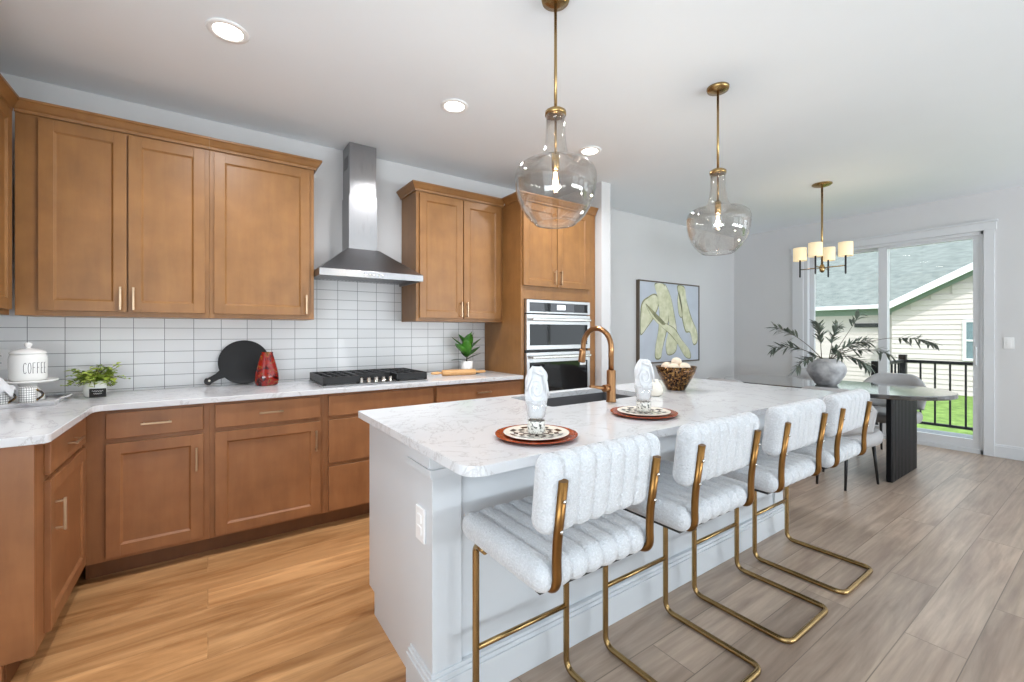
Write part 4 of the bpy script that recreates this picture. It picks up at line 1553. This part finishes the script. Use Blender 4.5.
# rolling pin, trivet, fiddle leaf plant near the oven tower
bm = B(); lathe(bm, [(0, 0), (.115, 0), (.118, .004), (.115, .009), (0, .009)], (0, 0, 0), 40)
tag(obj('round_trivet', bm, 'black_board', None, loc=(1.935, 3.475, CT + .0005)), 'thin dark round trivet under the fiddle leaf plant', 'trivet')
t = thing('fiddle_leaf_plant', 'fiddle leaf plant in a white pot below the wall cabinet', 'plant', (1.93, 3.49, CT + .0098))
bm = B(); lathe(bm, [(0, 0), (.052, 0), (.055, .004), (.057, .098), (.052, .098), (.050, .085), (0, .085)], (0, 0, 0), 36)
pt = obj('pot', bm, 'white_ceramic', t)
bm = B(); lathe(bm, [(0, .0855), (.049, .0855), (.03, .092), (0, .093)], (0, 0, 0), 20)
obj('soil', bm, 'soil', pt)
bm = B(); tube(bm, [(0, 0, .088), (.006, 0, .16), (0, 0, .26)], [.006, .005, .003], 8)
tube(bm, [(.004, 0, .12), (.03, 0, .18), (.05, -.01, .24)], [.004, .003, .002], 8)
obj('stem', bm, 'twig', t)
for k, (az, z, el, ln, wd, dk) in enumerate(((200, .13, .05, .15, .036, 1), (215, .17, .55, .17, .050, 0), (160, .20, .8, .17, .050, 0), (250, .16, .75, .17, .052, 0), (300, .23, 1.8, .15, .052, 0), (270, .21, 1.1, .16, .055, 0),
                                         (345, .19, .8, .17, .040, 0), (10, .15, .55, .16, .040, 0), (340, .13, .35, .13, .028, 1), (60, .22, 1.3, .14, .045, 0), (120, .18, .8, .12, .045, 0), (320, .25, 1.3, .13, .04, 0), (180, .24, 1.3, .13, .05, 0), (90, .15, .5, .1, .04, 1))):
    bm = B()
    a = R(az)
    leaf(bm, (0, 0, z - .02), (math.cos(a), math.sin(a) * .6, el * 1.25), ln * 1.16, wd * .95, 0, .18, .06, 7)
    o = obj('leaf', bm, 'leaf_dark' if dk else 'leaf', t, recalc=False)
    md = o.modifiers.new('thick', 'SOLIDIFY'); md.thickness = .0012
t = thing('rolling_pin', 'light wood rolling pin lying in front of the fiddle leaf plant', 'rolling pin', (1.765, 3.325, CT + .0255), R(-10))
bm = B()
tube(bm, [(-.15, 0, 0), (-.146, 0, 0), (.146, 0, 0), (.15, 0, 0)], [.020, .025, .025, .020], 20)
obj('roller', bm, 'light_wood', t)
for s in (-1, 1):
    bm = B(); tube(bm, [(s * .15, 0, 0), (s * .165, 0, 0), (s * .19, 0, 0), (s * .235, 0, 0), (s * .245, 0, 0)], [.007, .008, .013, .011, .004], 14)
    obj('handle', bm, 'light_wood', t)

# ---------------------------------------------------------------- art on the dining wall
ax0, ax1, az0, az1 = 4.36, 5.66, .885, 1.935
t = thing('framed_painting', 'large square painting of pale yellow brush shapes on blue-grey, dark frame', 'painting', ((ax0 + ax1) / 2, YD, az0))
bm = B()
fw, fd = .016, .048
for a, b, c, d in ((ax0, ax0 + fw, az0, az1), (ax1 - fw, ax1, az0, az1), (ax0 + fw, ax1 - fw, az0, az0 + fw), (ax0 + fw, ax1 - fw, az1 - fw, az1)):
    box(bm, a, b, YD - fd, YD - .001, c, d)
obj('frame', bm, 'frame_wood', t, .002, True)
bm = B()
yc = YD - fd + .008
box(bm, ax0 + fw, ax1 - fw, yc, YD - .002, az0 + fw, az1 - fw)
AW, AH = ax1 - ax0 - 2 * fw, az1 - az0 - 2 * fw
def stroke(pts, mi, dy):
    """closed painted patch; pts in 0..1 of the canvas, z up"""
    rng2 = random.Random(len(pts) * 13 + mi)
    ring = []
    n = len(pts)
    dense = []
    for i in range(n):
        p0, p1, p2, p3 = [Vector(pts[(i + k) % n]) for k in (-1, 0, 1, 2)]
        for q in range(5):
            s = q / 5
            dense.append(.5 * ((2 * p1) + (p2 - p0) * s + (2 * p0 - 5 * p1 + 4 * p2 - p3) * s * s + (3 * p1 - p0 - 3 * p2 + p3) * s ** 3))
    for p in dense:
        u = min(max(p.x, .004), .996); v = min(max(p.y, .004), .996)
        ring.append((ax0 + fw + AW * u, az0 + fw + AH * v))
    top = [bm.verts.new((x, yc - dy, z)) for x, z in ring]
    bot = [bm.verts.new((x, yc, z)) for x, z in ring]
    f = bm.faces.new(top); f.material_index = mi
    for i in range(len(top)):
        j = (i + 1) % len(top)
        f = bm.faces.new((top[i], top[j], bot[j], bot[i])); f.material_index = mi
def outlined(pts, fill, grow=.018, dy=.0012):
    c = sum((Vector(p) for p in pts), Vector((0, 0))) / len(pts)
    big = []
    for p in pts:
        v = Vector(p) - c
        big.append(tuple(Vector(p) + v.normalized() * grow))
    stroke(big, 2, dy)
    stroke(pts, fill, dy + .0008)
outlined([(.02, .40), (.04, .70), (.14, .80), (.24, .84), (.30, .76), (.22, .58), (.12, .45), (.04, .36)], 1)
outlined([(.24, .97), (.38, .98), (.42, .80), (.46, .60), (.42, .40), (.36, .18), (.33, .06), (.25, .06), (.25, .20), (.30, .42), (.31, .62), (.28, .82)], 1)
outlined([(.40, .98), (.50, .82), (.56, .58), (.60, .38), (.60, .18), (.54, .10), (.44, .10), (.42, .24), (.47, .42), (.46, .62), (.42, .80)], 1, .012)
outlined([(.62, .97), (.74, .96), (.78, .78), (.86, .56), (.96, .40), (.97, .26), (.90, .22), (.84, .38), (.76, .40), (.70, .60), (.66, .78)], 1)
outlined([(.64, .90), (.69, .72), (.69, .58), (.64, .62), (.62, .78)], 1, .01)
outlined([(.10, .72), (.22, .62), (.38, .50), (.55, .42), (.68, .28), (.82, .14), (.84, .03), (.74, .06), (.62, .22), (.48, .36), (.32, .46), (.18, .58)], 1, .012, .003)
stroke([(.10, .72), (.24, .62), (.40, .49), (.36, .47), (.26, .54), (.16, .64)], 2, .006)
obj('canvas', bm, ['art_ground', 'art_leaf', 'art_line'], t, 0, True)

# ---------------------------------------------------------------- dining table
TXC, TY0, TY1, TR = 5.14, .86, 2.80, .52
def racetrack(r, n=24):
    pts = []
    for k in range(n + 1):
        a = math.pi + math.pi * k / n
        pts.append((r * math.cos(a), (TY0 + TR) + r * math.sin(a)))
    for k in range(n + 1):
        a = math.pi * k / n
        pts.append((r * math.cos(a), (TY1 - TR) + r * math.sin(a)))
    return [(TXC + x, y) for x, y in pts]
t = thing('dining_table', 'black oval dining table with glossy top and fluted slab legs near the sliding door', 'table', (TXC, 1.77, 0))
bm = B(); prism(bm, racetrack(TR), .722, .760)
obj('tabletop', bm, 'table', t, .006, True)
for yy in (1.19, 2.25):
    bm = B()
    pts = []
    x0, x1, w = 4.775, 5.505, .045
    n = 18
    for k in range(n):
        for q in range(4):
            x = x0 + (x1 - x0) * (k + q / 4) / n
            pts.append((x, yy + (0 if q in (1, 2, 3) else .008)))
    pts.append((x1, yy + .008)); pts.append((x1, yy + w - .008))
    for k in range(n):
        for q in range(4):
            x = x1 - (x1 - x0) * (k + q / 4) / n
            pts.append((x, yy + w - (0 if q in (1, 2, 3) else .008)))
    pts.append((x0, yy + w - .008))
    prism(bm, pts, 0, .722)
    obj('leg', bm, 'table_leg', t, 0, True)

def dining_chair(label):
    """Sitter faces +x."""
    t = thing('dining_chair', label, 'dining chair', (0, 0, 0), 0, 'grey dining chairs around the table')
    bm = B()
    pts = []
    for k in range(40):
        a = 2 * math.pi * k / 40
        ca, sa = math.cos(a), math.sin(a)
        pts.append((.265 * math.copysign(abs(ca) ** .7, ca), .265 * math.copysign(abs(sa) ** .7, sa)))
    prev = None
    for s, z in ((.90, .365), (.97, .375), (1.0, .40), (1.0, .435), (.97, .458), (.88, .470)):
        ring = [bm.verts.new((x * s + .02, y * s, z)) for x, y in pts]
        if prev:
            for k in range(40):
                j = (k + 1) % 40
                f = bm.faces.new((prev[k], prev[j], ring[j], ring[k])); f.smooth = True
        else:
            bm.faces.new(list(reversed(ring)))
        prev = ring
    bm.faces.new(prev)
    obj('seat', bm, 'velvet', t)
    # wrapped back shell
    bm = B()
    n, mz = 28, 9
    grid_o, grid_i = [], []
    for i in range(n + 1):
        a = R(180 - 64 + 128 * i / n)
        e = abs(2 * i / n - 1)
        top = .835 - .17 * max(0, (e - .35) / .65) ** 1.6
        bot = .45 + .04 * e
        co, ci = [], []
        for j in range(mz + 1):
            v = j / mz
            z = bot + (top - bot) * v
            ro = .290 + .035 * v
            thick = .045 * (math.sin(math.pi * (.12 + .76 * (1 - abs(2 * v - 1)) / 1)) ** .3) * (1 if .02 < v < .98 else .55)
            if i in (0, n):
                thick *= .5
            co.append((ro * math.cos(a) + .01, ro * math.sin(a), z))
            ci.append(((ro - thick) * math.cos(a) + .01, (ro - thick) * math.sin(a), z - (.006 if j == mz else 0)))
        grid_o.append([bm.verts.new(p) for p in co]); grid_i.append([bm.verts.new(p) for p in ci])
    def skin(g, flip):
        for i in range(n):
            for j in range(mz):
                q = (g[i][j], g[i + 1][j], g[i + 1][j + 1], g[i][j + 1])
                f = bm.faces.new(q if not flip else tuple(reversed(q))); f.smooth = True
    skin(grid_o, False); skin(grid_i, True)
    for i in range(n):
        f = bm.faces.new((grid_o[i][mz], grid_o[i + 1][mz], grid_i[i + 1][mz], grid_i[i][mz])); f.smooth = True
        f = bm.faces.new((grid_o[i][0], grid_i[i][0], grid_i[i + 1][0], grid_o[i + 1][0])); f.smooth = True
    for i in (0, n):
        for j in range(mz):
            f = bm.faces.new((grid_o[i][j], grid_o[i][j + 1], grid_i[i][j + 1], grid_i[i][j])); f.smooth = True
    obj('backrest', bm, 'velvet', t)
    for x0, y0, x1, y1 in ((-.16, .10, -.19, .10), (-.16, -.10, -.19, -.10), (.20, .17, .22, .20), (.20, -.17, .22, -.20)):
        bm = B(); tube(bm, [(x0, y0, .372), (x1, y1, 0)], [.015, .009], 12)
        obj('leg', bm, 'black_metal', t)
    return t
dc = dining_chair('grey barrel dining chair beside the last bar stool, with black legs showing')
dc.location = (4.42, 1.45, 0)
dup(dc, (4.385, 2.30, 0), 'grey barrel dining chair behind the island end, only its curved back visible', 0)
dup(dc, (5.86, 1.50, 0), 'grey barrel dining chair across the table in front of the deck railing', math.pi)
dup(dc, (5.86, 2.28, 0), 'grey barrel dining chair across the table, mostly hidden by the stone vase', math.pi)

# vase with branches
VX, VY, VZ = 5.03, 1.76, .7605
bm = B()
lathe(bm, [(0, 0), (.082, 0), (.090, .006), (.118, .050), (.148, .100), (.162, .148), (.157, .192), (.134, .228), (.104, .246), (.084, .250), (.078, .262), (.071, .262), (.074, .245), (.10, .225), (.125, .19), (.13, .11), (.07, .03), (0, .02)], (0, 0, 0), 48)
for v in bm.verts:
    a = math.atan2(v.co.y, v.co.x)
    k = 1 + .025 * math.sin(3 * a + 1.3) + .015 * math.sin(5 * a + 14 * v.co.z)
    v.co.x *= k; v.co.y *= k
tag(obj('stone_vase', bm, 'stone', None, loc=(VX, VY, VZ)), 'squat grey stone vase on the dining table', 'vase')
def branch(lat, dep, rise, seed, label, leaves=26, start=.35, bend=.10):
    rng2 = random.Random(seed)
    bm = B()
    p0 = Vector((rng2.uniform(-.02, .02), rng2.uniform(-.02, .02), .06))
    neck = Vector((0, 0, .262)) + (rr * lat + ff * dep).normalized() * .050
    tip = rr * lat + ff * dep + Vector((0, 0, .262 + rise))
    mid = neck.lerp(tip, .5) + Vector((0, 0, bend))
    pts = [p0, neck]
    for k in range(1, 13):
        s = k / 12
        pts.append((1 - s) ** 2 * neck + 2 * s * (1 - s) * mid + s * s * tip)
    rad = [.004] * 2 + [.004 - .003 * k / 12 for k in range(1, 13)]
    tube(bm, pts, rad, 6, mi=1)
    leaves = int(leaves * 1.7)
    for k in range(leaves):
        s = start + (1 - start) * (k + rng2.random() * .6) / leaves
        s = min(s, 1)
        q = (1 - s) ** 2 * neck + 2 * s * (1 - s) * mid + s * s * tip
        tg = (2 * (1 - s) * (mid - neck) + 2 * s * (tip - mid)).normalized()
        sd = tg.cross(Vector((0, 0, 1))).normalized()
        ang_ = rng2.uniform(0, 2 * math.pi)
        out = (sd * math.cos(ang_) + sd.cross(tg) * math.sin(ang_))
        d_ = (tg * rng2.uniform(.5, 1.1) + out * rng2.uniform(.5, .9)).normalized()
        leaf(bm, q, d_, rng2.uniform(.07, .115), rng2.uniform(.008, .012), 0, .25, .12, 4, up=Vector((.2, .1, 1)))
    o = obj('olive_branch', bm, ['olive', 'twig'], None, loc=(VX, VY, VZ), recalc=False)
    tag(o, label, 'branch', 'olive branches in the stone vase')
branch(-.52, .0, .31, 1, 'olive branch reaching highest toward the painting wall, from the stone vase', 20, .5)
branch(-.48, .08, .10, 2, 'olive branch spreading low toward the painting wall, from the stone vase', 34, .35)
branch(-.38, -.12, -.09, 3, 'olive branch drooping over the vase shoulder on the painting side', 30, .25, .12)
branch(-.08, .0, .33, 4, 'olive branch rising beside the door frame, full dark leaves', 40, .3)
branch(-.01, -.20, .06, 5, 'short olive branch leaning over the front of the stone vase', 20, .2)
branch(.38, .06, .44, 6, 'olive branch rising tallest in front of the door mullion', 13, .72, .0)
branch(.34, -.08, .17, 7, 'olive branch with dense leaves just below the door mullion', 40, .3)
branch(.66, .0, .02, 8, 'olive branch drooping past the door mullion, thin tip', 22, .35, .16)
branch(1.08, .0, .15, 9, 'longest olive branch reaching out across the right glass pane', 22, .64, .24)
branch(.18, .10, .32, 10, 'olive branch standing in the middle of the stone vase', 34, .3)
branch(.28, -.18, -.06, 11, 'olive branch hanging low on the mullion side of the stone vase', 22, .3)

# ---------------------------------------------------------------- outside
GZ = -.46
bm = B(); box(bm, 6.85, 40, -14, 24, GZ - .3, GZ)
o = obj('lawn', bm, 'grass', None, 0, True); o['kind'] = 'structure'
bm = B()
for k in range(9):
    x = 6.83 + k * .142
    box(bm, x, x + .137, -2.0, 1.93, -.075, -.045)
box(bm, 6.83, 8.1, -2.0, 1.93, -.28, -.08)
o = obj('deck', bm, 'deck', None, .002, True); o['kind'] = 'structure'
t = thing('deck_railing', 'black metal balustrade around the small deck outside the sliding door', 'railing', (8.0, 1.88, -.045))
def rail_bar(name, x0, x1, y0, y1, z0, z1):
    bm = B(); box(bm, x0, x1, y0, y1, z0, z1)
    return obj(name, bm, 'black_metal', t, .003, True)
RT = .90
rail_bar('post', 7.96, 8.04, 1.84, 1.92, -.045, RT + .07)
rail_bar('post', 6.86, 6.93, 1.85, 1.92, -.045, RT + .02)
rail_bar('post', 7.96, 8.04, -1.2, -1.12, -.045, RT + .07)
rail_bar('top_rail', 7.975, 8.025, -1.12, 1.84, RT - .04, RT)
rail_bar('top_rail', 6.93, 7.96, 1.855, 1.905, RT - .04, RT)
rail_bar('bottom_rail', 7.98, 8.02, -1.12, 1.84, .03, .065)
rail_bar('bottom_rail', 6.93, 7.96, 1.86, 1.90, .03, .065)
for k in range(19):
    y = 1.84 - (k + 1) * .145
    if y > -1.1:
        rail_bar('baluster', 7.99, 8.01, y - .01, y + .01, .065, RT - .04)
for k in range(6):
    x = 6.93 + (k + 1) * .147
    rail_bar('baluster', x - .01, x + .01, 1.87, 1.89, .065, RT - .04)

# neighbouring house
t = thing('neighbor_house', 'pale lap-sided house with grey shingle roof beyond the lawn', 'house', (18, 4, GZ))
def siding_wall(name, x, y0, y1, z0, tops, course=.14):
    """Wall facing -x with clapboards; tops(y)->z upper limit, sampled by segments."""
    bm = B()
    z = z0
    ys = [y0 + (y1 - y0) * k / 24 for k in range(25)]
    zmax = max(tops(y) for y in ys)
    while z < zmax - 1e-4:
        zt_ = min(z + course, zmax)
        prevc = None
        # keep the span of this course that lies under the top line
        ok = [y for y in ys if tops(y) >= zt_ - .001]
        if len(ok) >= 2:
            a, b = ok[0], ok[-1]
            v = [bm.verts.new(p) for p in ((x - .022, a, z), (x - .022, b, z), (x - .002, b, zt_), (x - .002, a, zt_), (x, a, z), (x, b, z))]
            bm.faces.new((v[0], v[1], v[2], v[3])); bm.faces.new((v[0], v[4], v[5], v[1]))
        z = zt_
    box(bm, x, x + .1, y0, y1, z0, min(tops(y0), tops(y1)))
    return obj(name, bm, 'siding', t, 0, True)
siding_wall('siding_main', 18.0, 3.9, 16, GZ, lambda y: 2.05)
GYc, GYL, SL = -1.0, 4.31, .55
GH = lambda y: 2.02 + SL * (4.31 - abs(y - GYc) + GYc) if True else 0
def gable_top(y):
    return 2.0 + SL * ((GYL - GYc) - abs(y - GYc))
siding_wall('siding_gable', 17.0, -6.2, 4.25, GZ, lambda y: gable_top(y) - .05)
bm = B()
yy_ = [-6.2, GYc, 4.25]
f1 = [bm.verts.new((17.03, y, z)) for y, z in ((-6.2, GZ), (4.25, GZ), (4.25, gable_top(4.25)), (GYc, gable_top(GYc)), (-6.2, gable_top(-6.2)))]
f2 = [bm.verts.new((17.09, v.co.y, v.co.z)) for v in f1]
bm.faces.new(f1); bm.faces.new(list(reversed(f2)))
for k in range(5):
    bm.faces.new((f1[k], f2[k], f2[(k + 1) % 5], f1[(k + 1) % 5]))
obj('gable_wall', bm, 'siding', t, 0, True)
bm = B(); box(bm, 17.0, 18.1, 4.23, 4.25, GZ, 2.05)
obj('siding_return', bm, 'siding', t, 0, True)
# main roof
bm = B()
def roof_slab(bm, p, th=.08, mi=0):
    v = [bm.verts.new(q) for q in p]
    w = [bm.verts.new((q[0], q[1], q[2] - th)) for q in p]
    n = len(p)
    f = bm.faces.new(v); f.material_index = mi
    f = bm.faces.new(list(reversed(w))); f.material_index = mi
    for k in range(n):
        j = (k + 1) % n
        f = bm.faces.new((v[k], w[k], w[j], v[j])); f.material_index = mi
roof_slab(bm, [(17.55, -9, 2.17), (17.55, 17, 2.17), (24, 17, 6.4), (24, -9, 6.4)])
obj('main_roof', bm, 'shingle', t, 0, True)
bm = B()
zp = gable_top(GYc) + .12
for s in (1, -1):
    ye = GYc + s * (GYL - GYc + .15)
    ze = zp - SL * abs(ye - GYc)
    roof_slab(bm, [(16.6, ye, ze), (16.6, GYc, zp), (22.0, GYc, zp), (19.0, ye, ze)], .06)
obj('gable_roof', bm, 'shingle', t, 0, True)
bm = B()
for s in (1, -1):
    ye = GYc + s * (GYL - GYc + .15)
    ze = zp - SL * abs(ye - GYc)
    roof_slab(bm, [(16.56, ye, ze - .0), (16.56, GYc, zp - .0), (16.62, GYc, zp - .0), (16.62, ye, ze - .0)], .20)
obj('rake_board', bm, 'trim', t, 0, True)
bm = B()
for s in (1, -1):
    ye = GYc + s * (GYL - GYc + .1)
    ze = zp - SL * abs(ye - GYc)
    roof_slab(bm, [(16.63, ye, ze - .12), (16.63, GYc, zp - .12), (16.99, GYc, zp - .12), (16.99, ye, ze - .12)], .04)
    roof_slab(bm, [(16.955, ye, ze - .12), (16.955, GYc, zp - .12), (16.995, GYc, zp - .12), (16.995, ye, ze - .12)], .15)
obj('soffit', bm, 'fascia', t, 0, True)
bm = B(); box(bm, 17.45, 17.54, 4.5, 16.5, 2.03, 2.16)
obj('gutter', bm, 'trim', t, .01, True)
bm = B(); box(bm, 17.545, 18.0, 4.5, 16.5, 2.03, 2.06); box(bm, 17.96, 17.975, 3.9, 16, 1.84, 2.03)
obj('eave_frieze', bm, 'fascia', t, 0, True)
bm = B()
for a, b, c, d in ((2.66, 2.73, .5, 1.62), (1.83, 1.90, .5, 1.62), (1.9, 2.66, .5, .57), (1.9, 2.66, 1.55, 1.62), (1.9, 2.66, 1.03, 1.08)):
    box(bm, 16.93, 16.99, a, b, c, d)
w = obj('window', bm, 'trim', t, 0, True)
bm = B(); box(bm, 16.955, 16.97, 1.9, 2.66, .57, 1.55)
obj('pane', bm, 'dark_window', w, 0, True)
bm = B(); box(bm, 17.93, 17.975, 4.6, 5.47, 1.44, 1.57)
obj('wall_vent', bm, 'iron', t, .004, True)
